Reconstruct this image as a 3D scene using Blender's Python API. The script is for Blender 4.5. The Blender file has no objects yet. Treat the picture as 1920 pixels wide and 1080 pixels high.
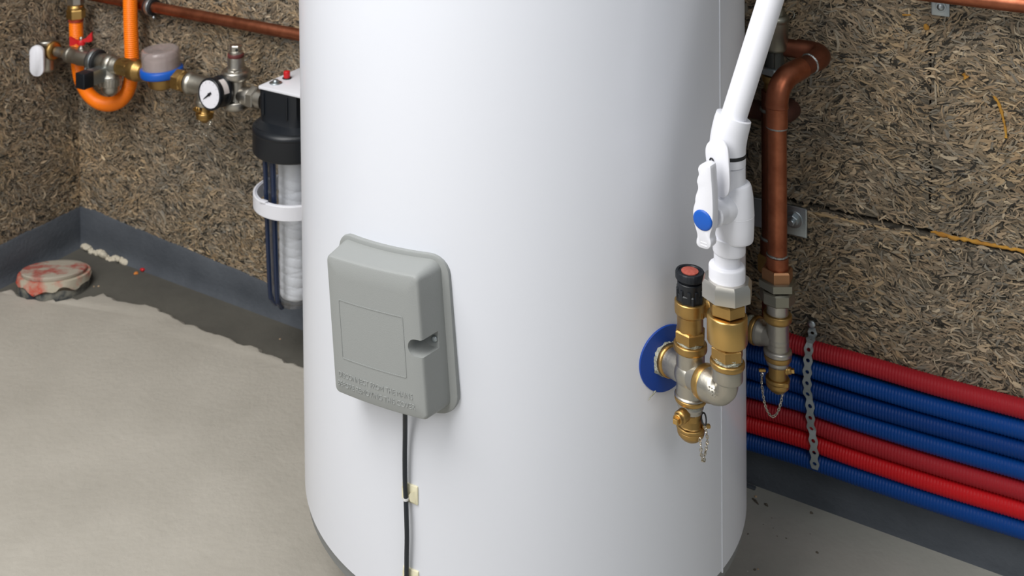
import bpy, bmesh, math, random
import numpy as np
from mathutils import Vector, Matrix
random.seed(7); rng = np.random.default_rng(11)
C = bpy.context.scene.collection
sc = bpy.context.scene
# ------------------------------------------------------------------ camera
F, CX, CY = 2143.98, 769.55, -506.24            # focal length and principal point of the 1920x1080 frame
PITCH, ROLL, CAMZ = 0.0221, -0.0105, 1.15
_cp, _sp, _cr, _sr = math.cos(PITCH), math.sin(PITCH), math.cos(ROLL), math.sin(ROLL)
R0, U0, FW = Vector((1, 0, 0)), Vector((0, _sp, _cp)), Vector((0, _cp, -_sp))
RX = R0*_cr + U0*_sr; UX = -R0*_sr + U0*_cr
CAM = Vector((0, 0, CAMZ))
cd = bpy.data.cameras.new('camera'); cam = bpy.data.objects.new('camera', cd); C.objects.link(cam)
m3 = Matrix((RX, UX, -FW)).transposed()
cam.matrix_world = Matrix.Translation(CAM) @ m3.to_4x4()
cd.sensor_width = 36; cd.sensor_fit = 'HORIZONTAL'; cd.lens = 36*F/1920
cd.shift_x = (960-CX)/1920; cd.shift_y = -(540-CY)/1920
cd.clip_start = 0.02; cd.clip_end = 50
cd.dof.use_dof = True; cd.dof.focus_distance = 1.22; cd.dof.aperture_fstop = 11
sc.camera = cam
# ------------------------------------------------------------------ light
wd = bpy.data.worlds.new('world'); sc.world = wd; wd.use_nodes = True
bg = wd.node_tree.nodes['Background']; bg.inputs[0].default_value = (0.84, 0.93, 1.0, 1); bg.inputs[1].default_value = 0.24
def area(name, loc, target, size, power, col=(1, 1, 1), size_y=None):
    l = bpy.data.lights.new(name, 'AREA'); l.energy = power; l.size = size; l.color = col
    if size_y: l.shape = 'RECTANGLE'; l.size_y = size_y
    o = bpy.data.objects.new(name, l); C.objects.link(o); o.location = loc
    o.rotation_euler = (Vector(target)-Vector(loc)).to_track_quat('-Z', 'Y').to_euler()
    return o
area('ceiling_light', (-1.05, 0.55, 2.60), (-0.1, 1.2, 0.2), 1.5, 72, (1, 0.98, 0.95))
area('key_light', (-1.55, -0.25, 1.75), (0.0, 1.5, 0.5), 1.1, 24, (1, 0.98, 0.96))
area('fill_light', (0.85, -0.35, 2.0), (0.25, 1.5, 0.5), 0.8, 9, (1, 0.98, 0.96))
sc.view_settings.view_transform = 'Standard'; sc.view_settings.look = 'None'
sc.view_settings.exposure = 0.0; sc.view_settings.gamma = 1.0; sc.view_settings.use_curve_mapping = False
# ------------------------------------------------------------------ where pixels of the photograph lie in the room
def ray(px, py):
    return RX*((px-CX)/F) - UX*((py-CY)/F) + FW
TC, TR = Vector((0.1387, 1.5092, 0)), 0.2890     # tank axis and radius
RINGZ = 0.130
TH, WD = 0.5781, 1.6613                          # back wall: direction and distance
WU = Vector((math.cos(TH), -math.sin(TH), 0)); WN = Vector((-math.sin(TH), -math.cos(TH), 0))  # along the wall to the right; out of it
JZ = 0.4305                                      # joint between the courses
def atY(px, py, Y):
    d = ray(px, py); return CAM + d*(Y/d.y)
def atz(px, py, z):
    d = ray(px, py); return CAM + d*((z-CAMZ)/d.z)
def W(px, py, off=0.0):
    d = ray(px, py); t = (-WD + off - CAM.dot(WN))/d.dot(WN); return CAM + d*t
def onT(px, py, off=0.0):
    d = ray(px, py); r = TR+off
    ox, oy = -TC.x, -TC.y
    a = d.x**2+d.y**2; b = 2*(ox*d.x+oy*d.y); c = ox*ox+oy*oy-r*r
    return CAM + d*((-b-math.sqrt(max(0, b*b-4*a*c)))/(2*a))
def pix(P):
    v = Vector(P)-CAM; k = v.dot(FW); return (CX+F*v.dot(RX)/k, CY-F*v.dot(UX)/k)
def ppm(P):
    return F/((Vector(P)-CAM).dot(FW))           # pixels per metre
def wl(u, off, z):                               # wall coordinates -> world
    return WU*u - WN*WD + WN*off + Vector((0, 0, z))
# ------------------------------------------------------------------ materials
MATS = {}
def mat(name, col, rough=.5, metal=0.0, spec=None, bump=0, bscale=60, var=0, vscale=8, col2=None, trans=0, alpha=None, coat=0, ior=None, detail=4, mid=.5):
    if name in MATS: return MATS[name]
    m = bpy.data.materials.new(name); m.use_nodes = True; nt = m.node_tree; b = nt.nodes['Principled BSDF']
    c = tuple((x/255/12.92 if x/255 <= .04045 else ((x/255+.055)/1.055)**2.4) for x in col)+(1,)
    b.inputs['Base Color'].default_value = c; b.inputs['Roughness'].default_value = rough; b.inputs['Metallic'].default_value = metal
    if spec is not None: b.inputs['Specular IOR Level'].default_value = spec
    if trans: b.inputs['Transmission Weight'].default_value = trans
    if ior: b.inputs['IOR'].default_value = ior
    if coat: b.inputs['Coat Weight'].default_value = coat; b.inputs['Coat Roughness'].default_value = .1
    tc = nt.nodes.new('ShaderNodeTexCoord')
    if col2 or var:
        c2 = tuple((x/255/12.92 if x/255 <= .04045 else ((x/255+.055)/1.055)**2.4) for x in (col2 or [x*.7 for x in col]))+(1,)
        n = nt.nodes.new('ShaderNodeTexNoise'); n.inputs['Scale'].default_value = vscale; n.inputs['Detail'].default_value = detail; n.inputs['Roughness'].default_value = .6
        nt.links.new(tc.outputs['Object'], n.inputs['Vector'])
        r = nt.nodes.new('ShaderNodeValToRGB'); r.color_ramp.elements[0].position = mid-.22*(var or 1); r.color_ramp.elements[1].position = mid+.22*(var or 1)
        if var and not col2: r.color_ramp.elements[0].position = .3; r.color_ramp.elements[1].position = .7
        r.color_ramp.elements[0].color = c2; r.color_ramp.elements[1].color = c
        nt.links.new(n.outputs['Fac'], r.inputs[0]); nt.links.new(r.outputs[0], b.inputs['Base Color'])
    if bump:
        n2 = nt.nodes.new('ShaderNodeTexNoise'); n2.inputs['Scale'].default_value = bscale; n2.inputs['Detail'].default_value = 6
        nt.links.new(tc.outputs['Object'], n2.inputs['Vector'])
        bp = nt.nodes.new('ShaderNodeBump'); bp.inputs['Strength'].default_value = bump; bp.inputs['Distance'].default_value = .002
        nt.links.new(n2.outputs['Fac'], bp.inputs['Height']); nt.links.new(bp.outputs[0], b.inputs['Normal'])
    MATS[name] = m; return m
def clear(name, tint, gloss_rough, cover=0.0, cover_col=(200, 195, 192)):
    """thin clear plastic: see-through, with mirror-like edges and optionally some milky cover"""
    m = bpy.data.materials.new(name); m.use_nodes = True; nt = m.node_tree; nt.nodes.clear()
    out = nt.nodes.new('ShaderNodeOutputMaterial'); tr = nt.nodes.new('ShaderNodeBsdfTransparent'); tr.inputs[0].default_value = tint+(1,)
    gl = nt.nodes.new('ShaderNodeBsdfGlossy'); gl.inputs['Roughness'].default_value = gloss_rough
    fc = nt.nodes.new('ShaderNodeLayerWeight'); fc.inputs[0].default_value = .5
    pw = nt.nodes.new('ShaderNodeMath'); pw.operation = 'POWER'; pw.inputs[1].default_value = 3.0; nt.links.new(fc.outputs['Facing'], pw.inputs[0])
    lw = nt.nodes.new('ShaderNodeMath'); lw.operation = 'MULTIPLY_ADD'; lw.inputs[1].default_value = .7; lw.inputs[2].default_value = .05; nt.links.new(pw.outputs[0], lw.inputs[0])
    mx = nt.nodes.new('ShaderNodeMixShader'); nt.links.new(lw.outputs[0], mx.inputs[0]); nt.links.new(tr.outputs[0], mx.inputs[1]); nt.links.new(gl.outputs[0], mx.inputs[2]); last = mx
    if cover:
        df = nt.nodes.new('ShaderNodeBsdfDiffuse'); df.inputs[0].default_value = tuple((x/255)**2.2 for x in cover_col)+(1,)
        m2 = nt.nodes.new('ShaderNodeMixShader'); m2.inputs[0].default_value = cover; nt.links.new(mx.outputs[0], m2.inputs[1]); nt.links.new(df.outputs[0], m2.inputs[2]); last = m2
    nt.links.new(last.outputs[0], out.inputs[0]); return m
# ------------------------------------------------------------------ mesh building
def frame(axis, up=None):
    z = Vector(axis).normalized()
    x = Vector(up) if up is not None else (Vector((0, 0, 1)) if abs(z.z) < .9 else Vector((1, 0, 0)))
    x = (x - z*x.dot(z)).normalized(); y = z.cross(x)
    return x, y, z
class MB:
    def __init__(s): s.v = []; s.f = []
    def ring_faces(s, i, j, n, close=True):
        for k in range(n if close else n-1):
            k2 = (k+1) % n; s.f.append((i+k, i+k2, j+k2, j+k))
    def lathe(s, o, axis, prof, seg=32, up=None, cap=True, sides=None, rot=0):
        """prof: (radius, distance along axis); a radius of 0 closes; sides: polygon instead of circle"""
        o = Vector(o); x, y, z = frame(axis, up); n = sides or seg; prev = None; first = None
        for (r, h) in prof:
            i = len(s.v)
            if r <= 1e-7:
                s.v.append(o+z*h); cur = ('p', i)
            else:
                for k in range(n):
                    a = 2*math.pi*k/n+rot; s.v.append(o+z*h+x*(r*math.cos(a))+y*(r*math.sin(a)))
                cur = ('r', i)
            if prev is None:
                if cap and cur[0] == 'r': s.f.append(tuple(range(i+n-1, i-1, -1)))
            elif prev[0] == 'r' and cur[0] == 'r': s.ring_faces(prev[1], i, n)
            elif prev[0] == 'p' and cur[0] == 'r':
                for k in range(n): s.f.append((prev[1], i+(k+1) % n, i+k))
            elif prev[0] == 'r' and cur[0] == 'p':
                for k in range(n): s.f.append((prev[1]+k, prev[1]+(k+1) % n, i))
            prev = cur
        if cap and prev[0] == 'r': s.f.append(tuple(range(prev[1], prev[1]+n)))
        return s
    def hex(s, o, axis, r, h0, h1, up=None, n=6, rot=0, ch=.12):
        """nut between h0 and h1, r across corners, chamfered ends"""
        d = (h1-h0)*ch if h1 > h0 else 0; d = min(d, r*.12)
        return s.lathe(o, axis, [(r*.90, h0), (r, h0+d), (r, h1-d), (r*.90, h1)], sides=n, up=up, rot=rot)
    def tube(s, pts, rad, seg=20, cap=True, closed=False):
        pts = [Vector(p) for p in pts]; n = len(pts)
        rads = rad if hasattr(rad, '__len__') else [rad]*n
        prevx = None; starts = []
        for i, p in enumerate(pts):
            if closed: t = pts[(i+1) % n]-pts[i-1]
            else: t = (pts[min(i+1, n-1)]-pts[max(i-1, 0)])
            t.normalize()
            if prevx is None: x, y, _ = frame(t)
            else:
                x = (prevx - t*prevx.dot(t)).normalized(); y = t.cross(x)
            prevx = x; starts.append(len(s.v))
            for k in range(seg):
                a = 2*math.pi*k/seg; s.v.append(p+x*(rads[i]*math.cos(a))+y*(rads[i]*math.sin(a)))
        for i in range(n-1): s.ring_faces(starts[i], starts[i+1], seg)
        if closed: s.ring_faces(starts[-1], starts[0], seg)
        elif cap:
            s.f.append(tuple(range(starts[0]+seg-1, starts[0]-1, -1))); s.f.append(tuple(range(starts[-1], starts[-1]+seg)))
        return s
    def loft(s, rings, cap=True, close=True):
        st = []
        for r in rings:
            st.append(len(s.v)); s.v.extend(Vector(p) for p in r)
        n = len(rings[0])
        for a, b in zip(st, st[1:]): s.ring_faces(a, b, n, close)
        if cap:
            s.f.append(tuple(range(st[0]+n-1, st[0]-1, -1))); s.f.append(tuple(range(st[-1], st[-1]+n)))
        return s
    def prism(s, o, x, y, poly, h0, h1, bev=0):
        """polygon poly in plane (x,y) extruded along x cross y"""
        o = Vector(o); x = Vector(x).normalized(); z = x.cross(Vector(y)).normalized(); y = z.cross(x)
        cx = sum(p[0] for p in poly)/len(poly); cy = sum(p[1] for p in poly)/len(poly)
        def rg(h, d):
            out = []
            m = len(poly)
            for i, p in enumerate(poly):
                a, b = poly[i-1], poly[(i+1) % m]
                tx, ty = b[0]-a[0], b[1]-a[1]; l = math.hypot(tx, ty) or 1
                nx, ny = ty/l, -tx/l
                out.append(o+x*(p[0]-nx*d)+y*(p[1]-ny*d)+z*h)
            return out
        if bev: rs = [rg(h0, bev), rg(h0+bev*.3, bev*.3), rg(h0+bev, 0), rg(h1-bev, 0), rg(h1-bev*.3, bev*.3), rg(h1, bev)]
        else: rs = [rg(h0, 0), rg(h1, 0)]
        return s.loft(rs)
    def box(s, o, x, y, sx, sy, sz, bev=0.001):
        return s.prism(o, x, y, rrect(sx, sy, bev*1.5 if bev else 0, 3 if bev else 0), -sz/2, sz/2, bev)
    def sphere(s, o, r, axis=(0, 0, 1), sq=1.0, seg=20, n=10):
        return s.lathe(o, axis, [(r*math.sin(math.pi*i/n) if 0 < i < n else 0, -r*sq*math.cos(math.pi*i/n)) for i in range(n+1)], seg=seg)
    def build(s, name, m, root=None, parent=None, sharp=35, solid=None):
        me = bpy.data.meshes.new(name)
        loc = Vector((0, 0, 0))
        r = root if root is not None else parent
        if r is not None: loc = r['_loc'] if '_loc' in r else r.location; loc = Vector(loc)
        me.from_pydata([tuple(v-loc) for v in s.v], [], s.f)
        bm = bmesh.new(); bm.from_mesh(me); bmesh.ops.recalc_face_normals(bm, faces=bm.faces); bm.to_mesh(me); bm.free()
        me.materials.append(m)
        if sharp is not None:
            me.shade_smooth(); me.set_sharp_from_angle(angle=math.radians(sharp))
        o = bpy.data.objects.new(name, me); C.objects.link(o)
        if r is not None: o.parent = r; LOC[o.name] = tuple(loc)
        return o
LOC = {}
def rrect(w, h, r, n=4):
    if r <= 0: return [(-w/2, -h/2), (w/2, -h/2), (w/2, h/2), (-w/2, h/2)]
    out = []
    for cx, cy, a0 in ((w/2-r, -h/2+r, -90), (w/2-r, h/2-r, 0), (-w/2+r, h/2-r, 90), (-w/2+r, -h/2+r, 180)):
        for k in range(n+1):
            a = math.radians(a0+90*k/n); out.append((cx+r*math.cos(a), cy+r*math.sin(a)))
    return out
def stadium(w, h, n=10): return rrect(w, h, min(w, h)/2*.999, n)
def thing(name, label, cat, loc, group=None):
    o = bpy.data.objects.new(name, None); C.objects.link(o); o.empty_display_size = .02
    o.location = loc; o['label'] = label; o['category'] = cat
    if group: o['group'] = group
    return o
def part(name, mb, m, root, sharp=35):              # part of a thing (root is its Empty)
    return _link(name, mb, m, root, Vector(root.location), sharp)
def sub(name, mb, m, prt, root, sharp=35):          # sub-part: child of a part; root gives the thing's base
    return _link(name, mb, m, prt, Vector(root.location), sharp)
def _link(name, mb, m, par, loc, sharp):
    me = bpy.data.meshes.new(name)
    me.from_pydata([tuple(Vector(v)-loc) for v in mb.v], [], mb.f)
    bm = bmesh.new(); bm.from_mesh(me); bmesh.ops.recalc_face_normals(bm, faces=bm.faces); bm.to_mesh(me); bm.free()
    me.materials.append(m)
    if sharp is not None: me.shade_smooth(); me.set_sharp_from_angle(angle=math.radians(sharp))
    o = bpy.data.objects.new(name, me); C.objects.link(o); o.parent = par
    return o
def single(name, mb, m, label, cat, base, group=None, sharp=35):
    o = _link(name, mb, m, None, Vector(base), sharp); o.location = base
    o['label'] = label; o['category'] = cat
    if group: o['group'] = group
    return o
def struct(name, mb, m, sharp=35, kind='structure'):
    o = _link(name, mb, m, None, Vector((0, 0, 0)), sharp); o['kind'] = kind; return o
def smooth(pts, n=8, closed=False):
    """Catmull-Rom through 3-D points"""
    P = [Vector(p) for p in pts]; out = []; N = len(P)
    for i in range(N if closed else N-1):
        a, b = P[i], P[(i+1) % N]
        p0 = P[i-1] if (i > 0 or closed) else a*2-b
        p3 = P[(i+2) % N] if (i+2 < N or closed) else b*2-a
        for k in range(n):
            t = k/n
            out.append(((b-p0)*(t*.5)) + a + (p0*2-a*5+b*4-p3)*(.5*t*t) + ((a-b)*3+p3-p0)*(.5*t**3))
    if not closed: out.append(P[-1])
    return out
def resample(pts, step):
    pts = [Vector(p) for p in pts]; L = [0]
    for a, b in zip(pts, pts[1:]): L.append(L[-1]+(b-a).length)
    n = max(2, int(L[-1]/step)); out = []; j = 0
    for i in range(n+1):
        d = L[-1]*i/n
        while j < len(L)-2 and L[j+1] < d: j += 1
        t = (d-L[j])/max(1e-9, L[j+1]-L[j]); out.append(pts[j].lerp(pts[j+1], t))
    return out
# ------------------------------------------------------------------ the room shell
CORN = W(152, 452, 0); CU = (CORN + WN*WD).dot(WU)            # u of the corner
UR = 1.35                                                     # right end of the back wall
m_block = mat('wood_cement_core', (122, 112, 96), .95, bump=1.0, bscale=220, col2=(84, 79, 70), var=.8, vscale=60)
chipm = bpy.data.materials.new('wood_chips'); chipm.use_nodes = True
_nt = chipm.node_tree; _b = _nt.nodes['Principled BSDF']; _b.inputs['Roughness'].default_value = .9; _b.inputs['Specular IOR Level'].default_value = .2
_a = _nt.nodes.new('ShaderNodeAttribute'); _a.attribute_name = 'tint'
_tc = _nt.nodes.new('ShaderNodeTexCoord'); _n = _nt.nodes.new('ShaderNodeTexNoise'); _n.inputs['Scale'].default_value = 6; _n.inputs['Detail'].default_value = 8; _n.inputs['Roughness'].default_value = .65
_nt.links.new(_tc.outputs['Object'], _n.inputs['Vector'])
_r = _nt.nodes.new('ShaderNodeValToRGB'); _r.color_ramp.elements[0].position = .35; _r.color_ramp.elements[1].position = .65
_r.color_ramp.elements[0].color = (.75, .78, .82, 1); _r.color_ramp.elements[1].color = (1.0, .98, .95, 1)
_mx = _nt.nodes.new('ShaderNodeMix'); _mx.data_type = 'RGBA'; _mx.blend_type = 'MULTIPLY'; _mx.inputs[0].default_value = 1
_nt.links.new(_n.outputs['Fac'], _r.inputs[0]); _nt.links.new(_a.outputs['Color'], _mx.inputs[6]); _nt.links.new(_r.outputs[0], _mx.inputs[7]); _nt.links.new(_mx.outputs[2], _b.inputs['Base Color'])

def slab(o, ex, ey, en, x0, x1, y0, y1, thick, jag=.002, step=.03):
    """block whose front face lies in plane (ex,ey) at o, with rough edges"""
    mb = MB(); poly = []
    def run(a, b):
        n = max(1, int(math.hypot(b[0]-a[0], b[1]-a[1])/step))
        for i in range(n):
            t = i/n; poly.append((a[0]+(b[0]-a[0])*t+random.uniform(-jag, jag), a[1]+(b[1]-a[1])*t+random.uniform(-jag, jag)))
    run((x0, y0), (x1, y0)); run((x1, y0), (x1, y1)); run((x1, y1), (x0, y1)); run((x0, y1), (x0, y0))
    mb.prism(o, ex, ey, poly, -thick, 0)
    return mb
def wall_back_pt(u, z, off=0): return wl(u, off, z)
ZT = 1.05
u_split = (W(1744, 200) + WN*WD).dot(WU)
O = -WN*WD
LJ = None
wb = struct('wall_back', slab(O-WN*.05, WU, Vector((0, 0, 1)), WN, CU-.3, UR, -.05, ZT, .1, 0, 9), m_block)
Zv = Vector((0, 0, 1)); G = .0032
for (a, b, z0, z1) in ((CU-.2, UR, -.03, JZ-G), (CU-.2, u_split-.001, JZ+G, ZT), (u_split+.001, UR, JZ+G, ZT)):
    o = _link('wall_block', slab(O, WU, Zv, WN, a, b, z0, z1, .05), m_block, wb, Vector((0, 0, 0)), 35)
LU = WN                                                        # left wall runs along WN, faces WU
CO = WU*CU - WN*WD
wlf = struct('wall_left', slab(CO-WU*.05, Zv, LU, WU, -.05, ZT, -.1, 1.3, .1, 0, 9), m_block)
dj = (W(152, 60, 0) - W(152, 60, 0)).length
def onL(px, py, off=0.0):                                      # pixel on the left wall
    d = ray(px, py); t = ((CO+WU*off)-CAM).dot(WU)/d.dot(WU); return CAM + d*t
dj = (onL(107, 50)-CO).dot(LU)                                 # upright joint near the corner
for (y0, y1, z0, z1) in ((-.02, 1.3, -.03, JZ-G), (-.02, dj-.0015, JZ+G, ZT), (dj+.0015, 1.3, JZ+G, ZT)):
    o = _link('wall_block', slab(CO, Zv, LU, WU, z0, z1, y0, y1, .05), m_block, wlf, Vector((0, 0, 0)), 35)
PAL = np.array([(176, 154, 124), (156, 134, 106), (196, 178, 148), (138, 122, 100), (116, 105, 88), (152, 144, 128), (124, 122, 114), (98, 102, 102), (132, 112, 88), (80, 72, 61), (166, 143, 108), (100, 90, 75)], float)/255
PW = np.array([10, 12, 5, 13, 12, 10, 9, 7, 12, 9, 9, 10], float); PW /= PW.sum()
def srgb2lin(a): return np.where(a <= .04045, a/12.92, ((a+.055)/1.055)**2.4)
def chips(name, o, ex, ey, en, x0, x1, y0, y1, n, parent, bias, seed, gap=None, lscale=1.0):
    r = np.random.default_rng(seed)
    cx = r.uniform(x0, x1, n); cy = r.uniform(y0, y1, n)
    if gap is not None:
        k = ~gap(cx, cy); cx, cy = cx[k], cy[k]; n = len(cx)
    # direction field: swirls of strands lying roughly the same way
    ang = bias + r.normal(0, .55, n) + .8*np.sin(cx*31+1.7*np.sin(cy*23))*np.cos(cy*27+seed)
    L = np.clip(r.lognormal(math.log(.0135), .42, n), .005, .034)*lscale; Wd = np.clip(r.lognormal(math.log(.0021), .42, n), .0009, .0052)*lscale
    bend = r.normal(0, .30, n)*L; h = r.uniform(.0002, .0032, n); tilt = r.normal(0, .07, n); roll = r.normal(0, .22, n)
    ex, ey, en, o = (np.array(v) for v in (ex, ey, en, o))
    V = np.zeros((n, 8, 3))
    base = o + cx[:, None]*ex + cy[:, None]*ey
    dx = np.cos(ang)[:, None]*ex + np.sin(ang)[:, None]*ey; dy = -np.sin(ang)[:, None]*ex + np.cos(ang)[:, None]*ey
    wob = r.normal(0, .035, n)*L
    for i, t in enumerate((-.5, -.18, .18, .5)):
        wdt = Wd*(r.uniform(.8, 1.1, n) if i in (1, 2) else r.uniform(.2, .75, n))
        lat = bend*(.25-t*t)*2 + wob*math.sin(t*7)
        z = h + tilt*L*t + (.0006 if i in (1, 2) else 0)
        for j, s in enumerate((-.5, .5)):
            V[:, i*2+j] = base + (t*L)[:, None]*dx + (lat+s*wdt)[:, None]*dy + (z+roll*s*wdt)[:, None]*en
    idx = np.arange(n)[:, None]*8
    Fq = np.concatenate([idx+np.array([[2*q, 2*q+2, 2*q+3, 2*q+1]]) for q in range(3)], 0)
    me = bpy.data.meshes.new(name); me.from_pydata(V.reshape(-1, 3), [], Fq)
    col = srgb2lin(PAL[r.choice(len(PAL), n, p=PW)])*r.uniform(1.0, 1.45, (n, 1))
    mean = col.mean(0); col = (col*.62+mean*.38)*np.array([[1.05, 1.0, .93]])
    dk = r.random(n) < .10; col[dk] = srgb2lin(np.array([58, 54, 48])/255)
    # cement dust lies in patches
    pch = .5+.25*np.sin(cx*9+seed)*np.sin(cy*11+2*np.sin(cx*5))+.25*np.sin(cx*37+3*np.sin(cy*21))*np.sin(cy*43+seed)
    grey = col.mean(1, keepdims=True)*np.array([[1.0, 1.0, .95]])
    pch = np.clip(pch, 0, 1)[:, None]*.40; col = col*(1-pch)+grey*pch*(1-.15*pch)
    at = me.color_attributes.new('tint', 'FLOAT_COLOR', 'POINT')
    at.data.foreach_set('color', np.repeat(np.concatenate([col, np.ones((n, 1))], 1), 8, 0).astype(np.float32).ravel())
    me.materials.append(chipm)
    ob = bpy.data.objects.new(name, me); C.objects.link(ob); ob.parent = parent; ob['kind'] = 'stuff'
    return ob
uj = (W(1420, 360)+WN*WD).dot(WU)
chips('wood_chips', O, WU, Zv, WN, CU, UR, .0, .80, 190000, wb, 0.0, 3, gap=lambda x, y: ((abs(y-JZ) < .0048) & (x > uj)) | ((abs(x-u_split) < .0025) & (y > JZ)))
chips('wood_chips', CO, LU, Zv, WU, 0, .75, .0, .80, 58000, wlf, 0.6, 5, gap=lambda x, y: (abs(x-dj) < .002) & (y > JZ))
# floor: light screed with a broken edge, darker cement channel along the walls in the corner
m_screed = mat('screed', (186, 181, 171), .9, bump=.4, bscale=90, col2=(166, 161, 151), var=1.2, vscale=5, detail=8)
m_dark = mat('dark_cement', (90, 88, 81), .9, bump=.6, bscale=60, col2=(70, 68, 63), var=1.2, vscale=7, detail=8)
edge_px = [(-60, 520), (0, 546), (18, 545), (41, 560), (63, 564), (104, 564), (135, 561), (166, 558), (192, 552), (208, 561), (236, 565), (268, 571), (283, 577), (302, 586), (330, 599), (362, 612), (393, 624), (422, 634), (441, 643), (456, 645), (488, 659), (519, 668), (535, 678), (566, 689), (640, 722), (760, 760), (900, 780)]
EP = [atz(x, y, 0) for x, y in edge_px]
EP = [p for p in resample(EP, .012)]
for i, p in enumerate(EP):
    p.x += random.uniform(-.003, .003); p.y += random.uniform(-.005, .005)
rest = [Vector((1.4, .95, 0)), Vector((1.7, -1.2, 0)), Vector((-2.6, -1.2, 0)), Vector((-2.0, 1.6, 0))]
# the slab meets the membrane to the right of the tank
rest = [W(1100, 790, .0), W(2300, 1222, .0)] + [Vector((1.6, -1.5, 0)), Vector((-2.6, -1.5, 0)), Vector((-2.2, EP[0].y-.02, 0))]
for p in rest: p.z = 0
bm = bmesh.new()
top = [bm.verts.new(p) for p in EP+rest]
ftop = bm.faces.new(top)
bmesh.ops.triangulate(bm, faces=[ftop])
nE = len(EP)
def outn(i):
    a = EP[max(0, i-2)]; b = EP[min(nE-1, i+2)]; t = (b-a).normalized(); return Vector((-t.y, t.x, 0))
r1 = [bm.verts.new(p+outn(i)*random.uniform(.003, .008)+Vector((0, 0, -.004))) for i, p in enumerate(EP)]
r2 = [bm.verts.new(p+outn(i)*random.uniform(.008, .018)+Vector((0, 0, -.0135))) for i, p in enumerate(EP)]
for A, B in ((top, r1), (r1, r2)):
    for i in range(nE-1): bm.faces.new((A[i], A[i+1], B[i+1], B[i]))
bmesh.ops.recalc_face_normals(bm, faces=bm.faces)
me = bpy.data.meshes.new('floor'); bm.to_mesh(me); bm.free(); me.materials.append(m_screed); me.shade_smooth(); me.set_sharp_from_angle(angle=math.radians(50))
fl = bpy.data.objects.new('floor', me); C.objects.link(fl); fl['kind'] = 'structure'
m_conc = mat('shaded_concrete', (172, 170, 162), .85, bump=.3, bscale=90, col2=(150, 149, 142), var=1.2, vscale=6, detail=8)  # right floor slab: concrete grey with the tank's shade darkened into it
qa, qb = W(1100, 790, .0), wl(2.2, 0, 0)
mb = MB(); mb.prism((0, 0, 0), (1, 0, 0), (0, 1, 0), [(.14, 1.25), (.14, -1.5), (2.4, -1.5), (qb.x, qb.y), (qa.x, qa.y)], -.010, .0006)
_link('shaded_concrete_patch', mb, m_conc, fl, Vector((0, 0, 0)), 35)
mb = MB(); mb.prism((0, 0, 0), (1, 0, 0), (0, 1, 0), [(-2.6, -1.5), (1.9, -1.5), (1.9, 2.9), (-2.6, 2.9)], -.08, -.012)
_link('channel_bed', mb, m_dark, fl, Vector((0, 0, 0)), 35)
# bitumen membrane turned up against the walls
m_memb = mat('membrane', (80, 85, 92), .75, bump=.5, bscale=140, col2=(60, 65, 72), var=1, vscale=9, detail=8)
def membrane(name, pts_top, pts_bot, outv, th=.006):
    """strip between top and bottom lines, with thickness and a soft cove"""
    rows = []
    for a, b in zip(pts_top, pts_bot):
        rows.append([a-outv*.02, a+outv*th*.6, a+outv*th-Zv*.004, a.lerp(b, .55)+outv*(th+.001), b+outv*(th+.002)+Zv*.02, b+outv*(th+.004)+Zv*.008, b+outv*(th+.010)+Zv*.0, b-outv*.02])
    mb = MB(); mb.loft(rows); return struct(name, mb, m_memb, 50)
tpx = [(152, 386), (200, 401), (252, 423), (315, 451), (380, 478), (441, 503), (491, 524), (560, 553), (640, 585)]
tp = [W(x, y, .0) for x, y in tpx]
tp = [p+Vector((0, 0, random.uniform(-.002, .002))) for p in resample(tp, .05)]
tp[0] = W(152, 386, 0)
bpx = [Vector((p.x, p.y, -.012)) for p in tp]
zr = .098
tp2 = tp + [wl(u, 0, zr+random.uniform(-.002, .002)) for u in np.arange((tp[-1]+WN*WD).dot(WU)+.06, UR-.01, .06)]
bp2 = bpx + [Vector((p.x, p.y, -.012)) for p in tp2[len(tp):]]
membrane('baseboard_back', tp2, bp2, WN)
zc = tp[0].z
lt = [CO + LU*d + Zv*(zc+.0*d+random.uniform(-.0015, .0015)) for d in np.arange(0, 1.25, .05)]
lb = [Vector((p.x, p.y, -.012)) for p in lt]
membrane('baseboard_left', lt, lb, WU)
# ------------------------------------------------------------------ the tank
m_white = mat('white_enamel', (216, 219, 227), .36, coat=.25)
m_grey_base = mat('grey_base', (120, 122, 122), .5)
ta = thing('water_heater', 'large white cylindrical water tank standing in the middle of the room', 'water heater', (TC.x, TC.y, 0))
prof = [(TR-.03, RINGZ+.0), (TR-.004, RINGZ), (TR, RINGZ+.003), (TR, 1.5), (TR-.02, 1.53), (0, 1.54)]
part('jacket', MB().lathe((TC.x, TC.y, 0), (0, 0, 1), prof, 192), m_white, ta, 30)
part('base_rim', MB().lathe((TC.x, TC.y, 0), (0, 0, 1), [(TR-.06, RINGZ-.022), (TR-.012, RINGZ-.022), (TR-.003, RINGZ-.012), (TR-.0025, RINGZ-.0005), (TR-.05, RINGZ)], 128), m_grey_base, ta)
for k in range(3):
    a = math.radians(90+120*k); p = TC+Vector((math.cos(a), math.sin(a), 0))*(TR-.09)
    part('foot', MB().lathe(p, (0, 0, 1), [(.022, .0), (.022, .008), (.009, .012), (.009, RINGZ-.015)], 20), m_grey_base, ta)
# seam of the jacket
ps = onT(1352, 540); av = Vector((ps.x-TC.x, ps.y-TC.y, 0)).normalized(); tv = Vector((-av.y, av.x, 0))
sm = MB(); sm.prism(TC+av*(TR-.001), tv, Zv, [(-.0012, RINGZ), (.0012, RINGZ), (.0012, 1.5), (-.0012, 1.5)], -.001, .0018, .0004)
part('jacket_seam', sm, m_white, ta)
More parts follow.
